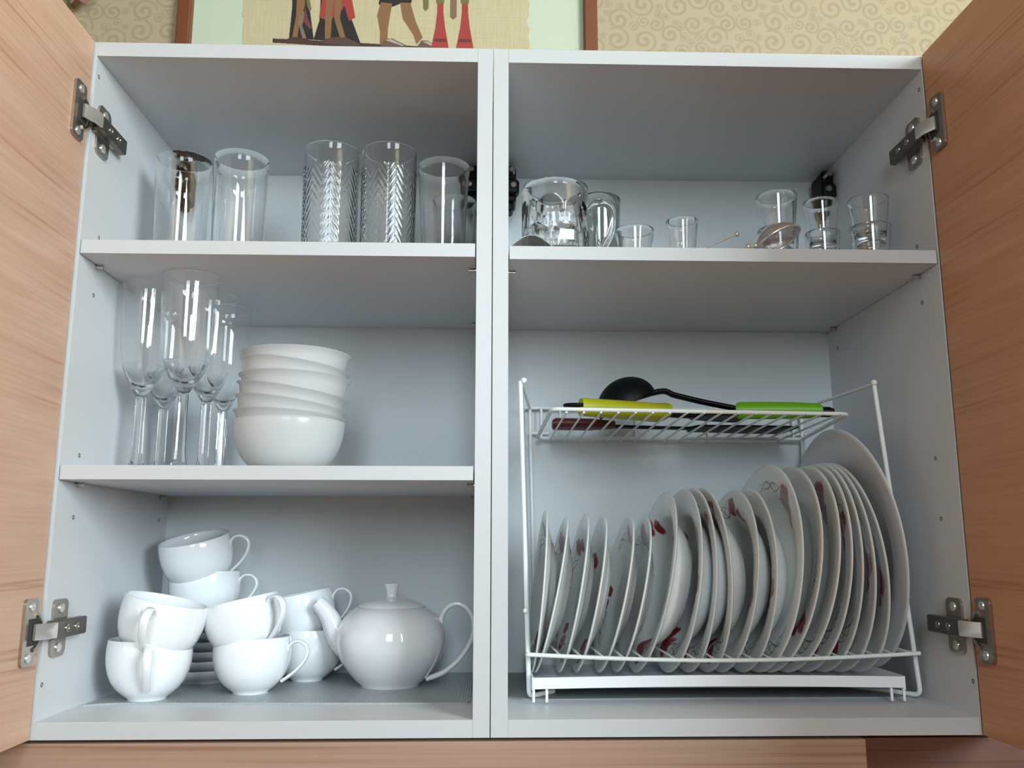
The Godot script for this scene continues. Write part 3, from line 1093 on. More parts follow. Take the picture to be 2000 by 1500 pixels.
# ---- champagne flutes
func flute(called: String, x: float, z: float, h: float, r: float, label: String, turn := 0.0) -> void:
	var t := thing(called, label, "glass", Vector3(x, MID, z), "champagne flutes")
	t.rotation.y = turn
	var s := 0.088            # top of the stem
	var k := r / 0.0315
	var out := [[0.0242, s + 0.034], [0.0268, s + 0.048], [0.0288, s + 0.066], [0.0302, s + 0.088], [0.0311, s + 0.110]]
	var p: Array = []
	for q in out:
		p.append(Vector2(q[0] * k, q[1]))
	p.append(Vector2(r, h - 0.0008))
	p.append(Vector2(r - 0.0004, h))
	p.append(Vector2(r - 0.0009, h - 0.0008))
	for i in range(out.size() - 1, -1, -1):
		p.append(Vector2(out[i][0] * k - 0.0009, out[i][1]))
	var b := MB.new()
	b.lathe(p, 48, Transform3D(), 0.55)
	var bowl := part("bowl", b, M.clear, t)
	b = MB.new()
	b.lathe([Vector2(0, s - 0.001), Vector2(0.0058, s), Vector2(0.0095, s + 0.0055), Vector2(0.0150 * k, s + 0.0125), Vector2(0.0205 * k, s + 0.0230), Vector2(0.0242 * k, s + 0.0340), Vector2(0.0233 * k, s + 0.0341), Vector2(0.0192 * k, s + 0.0245), Vector2(0.0130 * k, s + 0.0155), Vector2(0.0070, s + 0.0110), Vector2(0.0030, s + 0.0095), Vector2(0, s + 0.0092)], 48, Transform3D(), 0.5)
	part("root", b, M.crystal, bowl)
	b = MB.new()
	var ring: Array = []
	for i in 48:
		ring.append(Vector3((r - 0.0004) * cos(TAU * i / 48), h, (r - 0.0004) * sin(TAU * i / 48)))
	b.wire(ring, 0.0006, 8, true)
	part("rim", b, M.crystal, bowl)
	# faceted stem: eight sides, flat shaded
	b = MB.new()
	b.lathe(prof([0, 0.004, 0.0110, 0.0042, 0.0078, 0.010, 0.0062, 0.022, 0.0056, 0.060, 0.0058, s - 0.002, 0.0, s - 0.0019]), 8, Transform3D(Basis(Vector3(0, 1, 0), 0.3), Vector3.ZERO), 0.8)
	var nn := PackedVector3Array()
	for i in range(0, b.v.size(), 3):
		var g := -(b.v[i + 1] - b.v[i]).cross(b.v[i + 2] - b.v[i]).normalized()
		nn.append(g); nn.append(g); nn.append(g)
	b.n = nn
	part("stem", b, M.crystal, t)
	b = MB.new()
	b.lathe(prof([0, 0.0006, 0.024, 0.0, 0.0275, 0.0004, 0.028, 0.0012, 0.0272, 0.0020, 0.018, 0.0030, 0.0105, 0.0040, 0, 0.0040]), 40, Transform3D(), 0.5)
	part("foot", b, M.clear, t)

func build_flutes() -> void:
	flute("champagne_flute", -0.3985, -0.105, 0.2180, 0.0290, "clear champagne flute nearest the left side panel on the middle shelf")
	flute("champagne_flute", -0.4050, -0.195, 0.2140, 0.0275, "clear champagne flute at the back, between the leftmost and the front flute", 0.2)
	flute("champagne_flute", -0.3420, -0.080, 0.2200, 0.0312, "clear champagne flute standing foremost in the group of flutes", 0.4)
	flute("champagne_flute", -0.3370, -0.145, 0.2150, 0.0295, "clear champagne flute just behind and right of the foremost flute", 0.1)
	flute("champagne_flute", -0.3370, -0.212, 0.2180, 0.0285, "clear champagne flute at the back, rightmost of the flutes, near the bowls", 0.3)

# ---- bowls
func bowl_shape(r: float, h: float, lip: float) -> MB:
	var b := MB.new()
	var p: Array = [Vector2(0, 0.0022), Vector2(0.0225, 0.0018), Vector2(0.0232, 0.0), Vector2(0.0252, 0.0), Vector2(0.0262, 0.0022)]
	var n := 11
	for i in range(1, n):
		var t := float(i) / n
		var a := t * PI * 0.46
		p.append(Vector2(0.0262 + (r - lip - 0.0262) * pow(sin(a) / sin(PI * 0.46), 0.92), 0.0022 + (h - 0.0062) * (1.0 - cos(a)) / (1.0 - cos(PI * 0.46))))
	p.append(Vector2(r - lip * 0.75, h - 0.0030))
	p.append(Vector2(r - 0.0003, h - 0.0010))
	p.append(Vector2(r, h - 0.0004))
	p.append(Vector2(r - 0.0006, h))
	p.append(Vector2(r - lip * 0.75 - 0.0022, h - 0.0018))
	for i in range(n - 1, 0, -1):
		var t := float(i) / n
		var a := t * PI * 0.46
		p.append(Vector2(maxf(0.018, 0.0262 + (r - lip - 0.0262) * pow(sin(a) / sin(PI * 0.46), 0.92) - 0.0028), 0.0048 + (h - 0.0082) * (1.0 - cos(a)) / (1.0 - cos(PI * 0.46))))
	p.append(Vector2(0, 0.0046))
	b.lathe(p, 64, Transform3D(), 0.5)
	return b

func build_bowls() -> void:
	var plain := bowl_shape(0.0622, 0.0575, 0.0004)
	var lipped := bowl_shape(0.0626, 0.0500, 0.0042)
	var which := ["bottom bowl of the stack, plain rounded white bowl on the middle shelf", "white bowl second from the bottom of the stack, lip just above the plain bowl", "white lipped bowl third from the bottom of the stack, tilted down to the right",
		"white lipped bowl in the middle of the seven stacked bowls, steeply tilted right", "white lipped bowl third from the top of the stack, nearly level", "white lipped bowl second from the top of the stack, tilted right", "topmost white bowl of the stack, level rim"]
	var rim_y := [0.3195, 0.3272, 0.3401, 0.3548, 0.3697, 0.3834, 0.3966]
	var cx := [-0.2283, -0.2283, -0.2268, -0.2256, -0.2237, -0.2240, -0.2240]
	var tilt := [0.0, -3.6, -8.0, -8.8, -2.0, -7.5, -0.3]
	var lip_mesh := lipped.mesh()
	for i in 7:
		var o := MeshInstance3D.new()
		o.name = numbered("bowl")
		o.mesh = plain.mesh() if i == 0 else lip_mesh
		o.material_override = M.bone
		add_child(o, true)
		var bs := Basis(Vector3(0, 0, 1), deg_to_rad(tilt[i])) * Basis(Vector3(1, 0, 0), deg_to_rad(1.5 if i == 3 else 0.0))
		var h := 0.0575 if i == 0 else 0.0500
		o.transform = Transform3D(bs, Vector3(cx[i], rim_y[i], -0.1) - bs * Vector3(0, h, 0))
		tag(o, which[i], "bowl", "stacked white bowls")

# ---- tea set
func cup_proto() -> Node3D:
	var t := Node3D.new()
	var b := MB.new()
	b.lathe(prof([0.0000, 0.0016, 0.0185, 0.0012, 0.0195, 0.0000, 0.0218, 0.0000, 0.0224, 0.0022, 0.0290, 0.0066, 0.0362, 0.0132, 0.0420, 0.0216, 0.0458, 0.0312, 0.0480, 0.0414, 0.0486, 0.0510, 0.0482, 0.0607, 0.0472, 0.0682, 0.0468, 0.0691, 0.0460, 0.0693, 0.0453, 0.0688, 0.0459, 0.0607, 0.0463, 0.0510, 0.0457, 0.0414, 0.0435, 0.0317, 0.0397, 0.0224, 0.0340, 0.0145, 0.0265, 0.0084, 0.0180, 0.0048, 0.0000, 0.0040]), 72, Transform3D(), 0.5)
	part("body", b, M.porcelain, t)
	b = MB.new()
	var hp := smooth([Vector3(0.0462, 0.0493, 0), Vector3(0.0490, 0.0572, 0), Vector3(0.0560, 0.0629, 0), Vector3(0.0650, 0.0625, 0), Vector3(0.0718, 0.0563, 0), Vector3(0.0725, 0.0471, 0), Vector3(0.0660, 0.0352, 0), Vector3(0.0540, 0.0238, 0), Vector3(0.0405, 0.0145, 0)], 6)
	b.sweep(hp, 0.0048, 0.0022, Vector3(0, 0, 1), 14)
	part("handle", b, M.porcelain, t)
	return t

func place_cup(src: Node3D, label: String, at: Vector3, tilt_axis_deg: float, tilt_deg: float, handle_deg: float, sc := 1.0) -> void:
	var o: Node3D = src.duplicate()
	o.name = numbered("tea_cup")
	add_child(o, true)
	# handle_deg: 0 points right, -90 towards the viewer; tilt leans the cup towards tilt_axis direction
	var lean := Vector3(cos(deg_to_rad(tilt_axis_deg)), 0, -sin(deg_to_rad(tilt_axis_deg)))
	var ax := Vector3(0, 1, 0).cross(lean).normalized()
	o.transform = Transform3D((Basis(ax, deg_to_rad(tilt_deg)) * Basis(Vector3(0, 1, 0), deg_to_rad(handle_deg))).scaled(Vector3.ONE * sc), at)
	tag(o, label, "cup", "white tea cups")

func build_tea_set() -> void:
	# ribbed liner on the cabinet floor
	var b := MB.new()
	var o := PackedVector2Array()
	for p in [[-0.425, 0.312], [-0.0205, 0.312], [-0.0205, 0.098], [-0.0240, 0.088], [-0.032, 0.084], [-0.395, 0.093], [-0.412, 0.088], [-0.424, 0.080]]:
		o.append(Vector2(p[0], p[1]))
	b.slab(o, 0.0018, Transform3D(Basis(Vector3(1, 0, 0), Vector3(0, 0, -1), Vector3(0, 1, 0)), Vector3(0, T + 0.0001, 0)))
	solo("shelf_liner", b, M.liner, "grey ribbed liner under the tea cups and the teapot", "liner")
	b = MB.new()
	o = PackedVector2Array()
	for p in [[0.0185, 0.312], [0.478, 0.312], [0.478, 0.118], [0.462, 0.110], [0.250, 0.112], [0.060, 0.107], [0.036, 0.112], [0.022, 0.128], [0.0185, 0.16]]:
		o.append(Vector2(p[0], p[1]))
	b.slab(o, 0.0014, Transform3D(Basis(Vector3(1, 0, 0), Vector3(0, 0, -1), Vector3(0, 1, 0)), Vector3(0, T + 0.0001, 0)))
	solo("shelf_liner", b, M.mat, "thin grey liner under the dish rack", "liner")
	var y0 := T + 0.0020
	var src := cup_proto()
	place_cup(src, "white tea cup at the bottom of the front left pair, handle towards the viewer", Vector3(-0.3720, y0, -0.117), 0, 0, -72, 0.92)
	place_cup(src, "white tea cup stacked tilted on the front left cup, handle facing forward", Vector3(-0.3700, y0 + 0.0412, -0.115), 0, 12.5, -86, 0.94)
	place_cup(src, "white tea cup at the bottom of the middle pair, handle to the right", Vector3(-0.2710, y0, -0.157), 0, 0, -8, 0.895)
	place_cup(src, "white tea cup stacked tilted on the middle cup, handle at its front right", Vector3(-0.2725, y0 + 0.0415, -0.153), 180, 13.0, -34, 0.91)
	var sy := y0 + 0.0715
	place_cup(src, "white tea cup standing on the pile of saucers, second from its top", Vector3(-0.3570, sy, -0.248), 0, 0, 0, 0.885)
	place_cup(src, "topmost white tea cup on the pile of saucers, tilted left, inside visible", Vector3(-0.3590, sy + 0.0415, -0.244), 236, 16, 0, 0.90)
	place_cup(src, "white tea cup at the back between the middle pair and the teapot, lower one", Vector3(-0.2260, y0, -0.252), 0, 0, -10, 0.90)
	place_cup(src, "white tea cup tilted on the back cup left of the teapot spout, handle right", Vector3(-0.2290, y0 + 0.0430, -0.250), 185, 12, 0, 0.90)
	src.free()
	# saucers
	var s := MB.new()
	s.lathe(prof([0, 0.0016, 0.030, 0.0014, 0.0308, 0.0, 0.0330, 0.0, 0.0338, 0.0020, 0.0480, 0.0065, 0.0600, 0.0130, 0.0640, 0.0165, 0.0645, 0.0172, 0.0640, 0.0178, 0.0630, 0.0175, 0.0590, 0.0155, 0.0470, 0.0090, 0.0330, 0.0045, 0.0215, 0.0040, 0, 0.0040]), 64, Transform3D(), 0.5)
	var sm := s.mesh()
	var pos := ["bottom", "second from the bottom", "third from the bottom", "middle one", "third from the top", "second from the top", "topmost"]
	for i in 7:
		var c := MeshInstance3D.new()
		c.name = numbered("saucer")
		c.mesh = sm
		c.material_override = M.porcelain
		add_child(c, true)
		c.position = Vector3(-0.3540 + 0.001 * (i % 3), y0 + 0.0111 * i, -0.2500)
		tag(c, "white saucer in the pile behind the cups, %s" % pos[i], "saucer", "piled white saucers")
	# teapot
	var t := thing("teapot", "round white porcelain teapot with lid, spout to the left", "teapot", Vector3(-0.1185, y0, -0.205))
	b = MB.new()
	b.lathe(prof([0, 0.002, 0.0310, 0.0016, 0.0320, 0.0, 0.0345, 0.0, 0.0352, 0.0020, 0.0430, 0.0085, 0.0520, 0.0190, 0.0595, 0.0300, 0.0645, 0.0420, 0.0660, 0.0520, 0.0652, 0.0610, 0.0618, 0.0710, 0.0560, 0.0805, 0.0490, 0.0870, 0.0425, 0.0905, 0.0418, 0.0908,
		0.0412, 0.0900, 0.0405, 0.0880, 0.0480, 0.0830, 0.0560, 0.0740, 0.0620, 0.0600, 0.0625, 0.0500, 0.0600, 0.0400, 0.0480, 0.0200, 0.0300, 0.0070, 0, 0.006]), 80, Transform3D(), 0.5)
	part("body", b, M.porcelain, t)
	b = MB.new()
	b.lathe(prof([0, 0.0885, 0.0395, 0.0885, 0.0402, 0.0905, 0.0408, 0.0916, 0.0400, 0.0926, 0.0330, 0.0965, 0.0240, 0.0998, 0.0140, 0.1018, 0.0085, 0.1024, 0, 0.1025]), 64, Transform3D(), 0.5)
	var lid := part("lid", b, M.porcelain, t)
	b = MB.new()
	b.lathe(prof([0, 0.1015, 0.0078, 0.1018, 0.0066, 0.1035, 0.0064, 0.1060, 0.0072, 0.1110, 0.0087, 0.1170, 0.0088, 0.1178, 0.0082, 0.1183, 0, 0.1185]), 32, Transform3D(), 0.5)
	part("knob", b, M.porcelain, lid)
	b = MB.new()
	var sp := smooth([Vector3(-0.042, 0.036, 0.0), Vector3(-0.0585, 0.0510, 0.002), Vector3(-0.0670, 0.0650, 0.003), Vector3(-0.0735, 0.0785, 0.004), Vector3(-0.0815, 0.0895, 0.005), Vector3(-0.0890, 0.0970, 0.006)], 6)
	var ra: Array = []
	for i in sp.size():
		ra.append(lerpf(0.0175, 0.0086, pow(float(i) / (sp.size() - 1), 0.7)))
	b.sweep(sp, ra, ra, Vector3(0, 0, 1), 20)
	part("spout", b, M.porcelain, t)
	b = MB.new()
	var hp := smooth([Vector3(0.0600, 0.0700, 0), Vector3(0.0605, 0.0790, 0), Vector3(0.0680, 0.0905, 0), Vector3(0.0800, 0.0945, 0), Vector3(0.0920, 0.0880, 0), Vector3(0.0990, 0.0740, 0), Vector3(0.0985, 0.0580, 0), Vector3(0.0905, 0.0410, 0), Vector3(0.0780, 0.0260, 0), Vector3(0.0620, 0.0140, 0), Vector3(0.0430, 0.0072, 0)], 6)
	b.sweep(hp, 0.0052, 0.0034, Vector3(0, 0, 1), 16)
	part("handle", b, M.porcelain, t)

# ---- dish rack
const RACK_Y := 0.0181
func plate_list() -> Array:
	# kind, x of the centre, lean (radians, top to the right), yaw (degrees), turn of the print, radius
	return [["small", 0.0560, 0.095, 0.0, 2.9, 0.0930], ["small", 0.0705, 0.215, 0.0, 0.6, 0.0915], ["small", 0.0960, 0.190, 0.0, 5.1, 0.0930], ["small", 0.1160, 0.200, 0.0, 1.2, 0.0920], ["small", 0.1450, 0.228, 0.0, 4.35, 0.0920], ["small", 0.1645, 0.228, 0.0, 0.2, 0.0915],
		["soup", 0.1885, 0.215, 2.0, 3.3, 0.1065], ["soup", 0.2170, 0.135, 4.0, 0.95, 0.1065], ["soup", 0.2340, 0.075, 4.0, 5.6, 0.1065], ["soup", 0.2505, 0.015, 4.0, 5.9, 0.1065], ["soup", 0.2785, 0.135, 4.0, 2.6, 0.1060], ["soup", 0.2990, 0.090, 4.0, 0.9, 0.1065],
		["dinner", 0.3205, 0.115, 4.5, 5.75, 0.1210], ["dinner", 0.3400, 0.175, 4.5, 0.35, 0.1210], ["dinner", 0.3600, 0.170, 4.0, 5.85, 0.1215], ["dinner", 0.3760, 0.120, 3.0, 1.5, 0.1215], ["dinner", 0.3900, 0.060, 2.0, 6.1, 0.1215], ["dinner", 0.4030, 0.000, 2.0, 1.0, 0.1215], ["dinner", 0.4170, -0.065, 1.5, 2.6, 0.1215],
		["platter", 0.4345, -0.085, 3.5, 0.0, 0.1440]]

func build_rack() -> void:
	var t := thing("dish_rack", "white coated wire dish rack on the right cabinet floor, with utensil tray above", "dish rack")
	var r := 0.0027
	# side loops: foot, front post, top bar to the rear, rear post
	var fy := T + 0.0016 + r
	var b := MB.new()
	b.wire(bent([Vector3(0.0720, fy, -0.142), Vector3(0.0430, fy, -0.108), Vector3(0.0335, 0.3680, -0.100)], 0.007, 6), r, 10)
	part("front_post", b, M.wire, t)
	b = MB.new()
	b.wire(bent([Vector3(0.4050, fy, -0.195), Vector3(0.4735, fy, -0.104), Vector3(0.4455, 0.3680, -0.100)], 0.008, 6), r, 10)
	part("front_post", b, M.wire, t)
	for q in [[0.0340, 0.0540], [0.4450, 0.4300]]:
		b = MB.new()
		b.wire([Vector3(q[0], 0.3680, -0.100), Vector3(q[1], 0.3680, -0.296)], 0.0019)
		part("top_bar", b, M.wire, t)
		b = MB.new()
		b.wire(bent([Vector3(q[1], 0.3720, -0.298), Vector3(q[1] + (0.007 if q[0] < 0.2 else -0.004), fy, -0.300), Vector3(q[1] + (0.02 if q[0] < 0.2 else -0.02), fy, -0.290)], 0.007), 0.0026)
		part("rear_post", b, M.wire, t)
		b = MB.new()
		b.ball(Vector3(q[0] + (0.0035 if q[0] < 0.2 else 0.0), 0.3690, -0.0985), 0.0037)
		part("end_cap", b, M.wire, t)
		b = MB.new()
		b.wire([Vector3(0.0402 if q[0] < 0.2 else 0.4700, 0.0660, -0.093), Vector3(q[1] + (0.006 if q[0] < 0.2 else -0.0035), 0.0660, -0.300)], 0.0019)
		part("lower_side_bar", b, M.wire, t)
	b = MB.new()
	b.ball(Vector3(0.0390, 0.1120, -0.1010), 0.0030)
	part("end_cap", b, M.wire, t)
	# plate rails: the front one sags in the middle
	var rail: Array = []
	for i in 25:
		var s := i / 24.0
		rail.append(Vector3(lerpf(0.0400, 0.4700, s), 0.0668 - 0.0068 * sin(PI * s), -0.0905))
	b = MB.new()
	b.wire(rail, 0.0023, 10)
	part("front_rail", b, M.wire, t)
	b = MB.new()
	b.wire([Vector3(0.058, 0.0640, -0.272), Vector3(0.428, 0.0640, -0.272)], 0.0020)
	part("rear_rail", b, M.wire, t)
	b = MB.new()
	b.wire([Vector3(0.058, 0.0275, -0.200), Vector3(0.435, 0.0275, -0.200)], 0.0018)
	part("bottom_rail", b, M.wire, t)
	b = MB.new()
	b.wire([Vector3(0.058, 0.0275, -0.130), Vector3(0.435, 0.0275, -0.130)], 0.0018)
	part("bottom_rail", b, M.wire, t)
	# divider wires between the plates
	var pl := plate_list()
	var xs: Array = []
	for p in pl:
		xs.append(p[1] - (p[5] - 0.025) * tan(p[2]))
	xs.append(0.462)
	for i in pl.size():
		var gap: float = xs[i + 1] - xs[i]
		if gap < 0.008:
			continue
		var x: float = xs[i] + gap * (0.62 if gap < 0.03 else 0.75)
		var yf := 0.0668 - 0.0068 * sin(PI * clampf((x - 0.04) / 0.43, 0.0, 1.0))
		b = MB.new()
		b.wire(bent([Vector3(x + 0.002, yf + 0.0015, -0.0885), Vector3(x - 0.001, yf + 0.004, -0.110), Vector3(x - 0.004, 0.066, -0.272)], 0.01), 0.0013, 6)
		part("divider_wire", b, M.wire, t)
	# utensil tray
	b = MB.new()
	b.wire(bent([Vector3(0.4120, 0.3320, -0.098), Vector3(0.0690, 0.3355, -0.094), Vector3(0.0640, 0.3270, -0.300), Vector3(0.4300, 0.3270, -0.300)], 0.010, 6, true), 0.0024, 10, true)
	part("tray_frame", b, M.wire, t)
	b = MB.new()
	b.wire([Vector3(0.0480, 0.3690, -0.303), Vector3(0.4340, 0.3690, -0.303)], 0.0023)
	part("upper_rail", b, M.wire, t)
	b = MB.new()
	b.wire([Vector3(0.0520, 0.3340, -0.303), Vector3(0.0800, 0.3340, -0.303)], 0.0021)
	part("tray_bracket", b, M.wire, t)
	b = MB.new()
	b.wire([Vector3(0.4100, 0.3340, -0.303), Vector3(0.4360, 0.3340, -0.303)], 0.0021)
	part("tray_bracket", b, M.wire, t)
	for x in [0.0700, 0.0960]:
		b = MB.new()
		b.wire([Vector3(x, 0.3690, -0.299), Vector3(x, 0.3260, -0.299)], 0.0018)
		part("tray_upright", b, M.wire, t)
	for x in [0.2000, 0.3000, 0.4180]:
		b = MB.new()
		b.wire([Vector3(x, 0.3690, -0.299), Vector3(x, 0.3260, -0.299)], 0.0016)
		part("tray_upright", b, M.wire, t)
	for i in 17:
		var x0 := lerpf(0.0860, 0.4020, i / 16.0)
		b = MB.new()
		b.wire([Vector3(x0, 0.3335 - 0.0015, -0.094), Vector3(x0 - 0.004, 0.3255, -0.302), Vector3(x0 - 0.004, 0.3235, -0.308)], 0.0013, 6)
		part("tray_wire", b, M.wire, t)
	# drip tray: a shallow plastic pan on two ribs, slightly bowed
	var d := thing("drip_tray", "shallow white plastic drip tray under the plates in the rack", "tray")
	b = MB.new()
	var n := 24
	for i in n:
		var s0 := float(i) / n
		var s1 := float(i + 1) / n
		var xa := lerpf(0.0465, 0.4450, s0)
		var xb := lerpf(0.0465, 0.4450, s1)
		var ya := 0.0022 * sin(PI * s0)
		var yb := 0.0022 * sin(PI * s1)
		var f := Vector3(0, 0, 1)
		# front wall, outside and inside, rim, pan
		b.quad(Vector3(xa, 0.0325 + ya, -0.080), Vector3(xb, 0.0325 + yb, -0.080), Vector3(xb, 0.0440 + yb, -0.080), Vector3(xa, 0.0440 + ya, -0.080), f, f, f, f)
		b.quad(Vector3(xa, 0.0345 + ya, -0.0822), Vector3(xb, 0.0345 + yb, -0.0822), Vector3(xb, 0.0440 + yb, -0.0822), Vector3(xa, 0.0440 + ya, -0.0822), -f, -f, -f, -f)
		var u := Vector3(0, 1, 0)
		b.quad(Vector3(xa, 0.0440 + ya, -0.080), Vector3(xb, 0.0440 + yb, -0.080), Vector3(xb, 0.0440 + yb, -0.0822), Vector3(xa, 0.0440 + ya, -0.0822), u, u, u, u)
		b.quad(Vector3(xa, 0.0345 + ya, -0.0822), Vector3(xb, 0.0345 + yb, -0.0822), Vector3(xb, 0.0320, -0.285), Vector3(xa, 0.0320, -0.285), u, u, u, u)
		b.quad(Vector3(xa, 0.0325 + ya, -0.080), Vector3(xb, 0.0325 + yb, -0.080), Vector3(xb, 0.0300, -0.2872), Vector3(xa, 0.0300, -0.2872), -u, -u, -u, -u)
	b.box(Vector3(0.0465, 0.0300, -0.2872), Vector3(0.4450, 0.0440, -0.285), 0.0003)
	for x in [0.0448, 0.4448]:
		b.box(Vector3(x, 0.0302, -0.2872), Vector3(x + 0.0020, 0.0446, -0.080), 0.0004)
	part("pan", b, M.tray, d)
	for x in [0.0450, 0.0590, 0.4300, 0.4435]:
		b = MB.new()
		b.box(Vector3(x, fy - r + 0.0005, -0.0830), Vector3(x + 0.0030, 0.0322, -0.0808), 0.0005)
		part("foot_rib", b, M.tray, d)

# ---- plates
func plate_mesh(kind: String, r: float) -> ArrayMesh:
	# lathe about y, face looking along +y, rim at y = 0
	var back: Array
	var face: Array
	if kind == "small":
		back = [0, -0.0150, 0.44, -0.0150, 0.45, -0.0172, 0.49, -0.0172, 0.51, -0.0148, 0.60, -0.0132, 0.62, -0.0118, 0.72, -0.0086, 0.74, -0.0083, 0.86, -0.0052, 0.97, -0.0022, 0.995, -0.0016, 1.0, -0.0004]
		face = [1.0, -0.0004, 0.99, 0.0004, 0.96, 0.0002, 0.80, -0.0040, 0.64, -0.0085, 0.56, -0.0118, 0.45, -0.0124, 0, -0.0124]
	elif kind == "soup":
		back = [0, -0.0335, 0.44, -0.0332, 0.45, -0.0352, 0.48, -0.0352, 0.50, -0.0325, 0.58, -0.0285, 0.65, -0.0215, 0.70, -0.0140, 0.73, -0.0090, 0.78, -0.0066, 0.90, -0.0036, 0.98, -0.0018, 1.0, -0.0006]
		face = [1.0, -0.0006, 0.99, 0.0004, 0.96, 0.0002, 0.85, -0.0012, 0.76, -0.0036, 0.71, -0.0075, 0.67, -0.0140, 0.60, -0.0235, 0.50, -0.0290, 0.35, -0.0305, 0, -0.0308]
	elif kind == "dinner":
		back = [0, -0.0170, 0.56, -0.0168, 0.57, -0.0190, 0.60, -0.0190, 0.62, -0.0160, 0.68, -0.0115, 0.74, -0.0082, 0.88, -0.0045, 0.98, -0.0018, 1.0, -0.0006]
		face = [1.0, -0.0006, 0.99, 0.0004, 0.96, 0.0002, 0.84, -0.0026, 0.73, -0.0058, 0.66, -0.0100, 0.60, -0.0134, 0.50, -0.0142, 0, -0.0144]
	else:
		back = [0, -0.0200, 0.52, -0.0198, 0.53, -0.0220, 0.56, -0.0220, 0.58, -0.0190, 0.66, -0.0130, 0.72, -0.0090, 0.88, -0.0050, 0.98, -0.0020, 1.0, -0.0006]
		face = [1.0, -0.0006, 0.99, 0.0006, 0.96, 0.0004, 0.84, -0.0022, 0.72, -0.0056, 0.64, -0.0110, 0.57, -0.0160, 0.45, -0.0172, 0, -0.0174]
	var m := ArrayMesh.new()
	for q in [back, face]:
		var p: Array = []
		for i in range(0, q.size(), 2):
			p.append(Vector2(q[i] * r, q[i + 1]))
		var b := MB.new()
		b.lathe(p, 72, Transform3D(), 0.6, r)
		b.add_to(m)
	return m

func build_plates() -> void:
	var labels := ["leftmost small white plate in the rack, red flower on its rim, most upright", "second small white plate from the left, touching the first at its foot", "third small white plate from the left in the rack", "fourth small white plate from the left, dark stems on its rim",
		"fifth small white plate from the left, red poppy near its top", "sixth small white plate, just before the first deep plate",
		"first deep soup plate from the left, white round back bulging to the right", "second deep soup plate from the left, red flower low at its front", "third deep soup plate from the left, close behind the second", "fourth deep soup plate from the left, round back facing the gap",
		"fifth deep soup plate, right after the gap in the middle of the rack", "sixth deep soup plate, last before the tall dinner plates",
		"first tall dinner plate from the left, red flower near its upper front", "second tall dinner plate from the left, red flower low on its front edge", "third tall dinner plate from the left, red flower halfway up", "fourth tall dinner plate from the left, tightly behind the third",
		"fifth tall dinner plate from the left, large red flowers along its edge", "sixth tall dinner plate from the left, plain near edge", "last dinner plate on the right, resting before the large platter", "large plain white platter at the right end of the rack, tallest of all"]
	var groups := {"small": "small plates in the rack", "soup": "soup plates in the rack", "dinner": "dinner plates in the rack", "platter": ""}
	var list := plate_list()
	var base := 0.0385
	var zc := -0.165
	for i in list.size():
		var q = list[i]
		var o := MeshInstance3D.new()
		o.name = numbered({"small": "dessert_plate", "soup": "soup_plate", "dinner": "dinner_plate", "platter": "serving_platter"}[q[0]])
		var m := plate_mesh(q[0], q[5])
		o.mesh = m
		m.surface_set_material(0, M.platter if q[0] == "platter" else M.plain_plate)
		m.surface_set_material(1, M.platter if q[0] == "platter" else M.painted_plate)
		add_child(o, true)
		var r: float = q[5]
		var th: float = q[2]
		# local +y (the face) looks to the left, local x is up
		var up := Vector3(sin(th), cos(th), 0)
		var face := Vector3(-cos(th), sin(th), 0)
		var bs := Basis(Vector3(0, 1, 0), deg_to_rad(q[3])) * Basis(up, face, up.cross(face)) * Basis(Vector3(0, 1, 0), q[4])
		o.transform = Transform3D(bs, Vector3(q[1], base + r * cos(th), zc - (0.026 if q[0] == "platter" else 0.0)))
		tag(o, labels[i], "platter" if q[0] == "platter" else "plate", groups[q[0]])

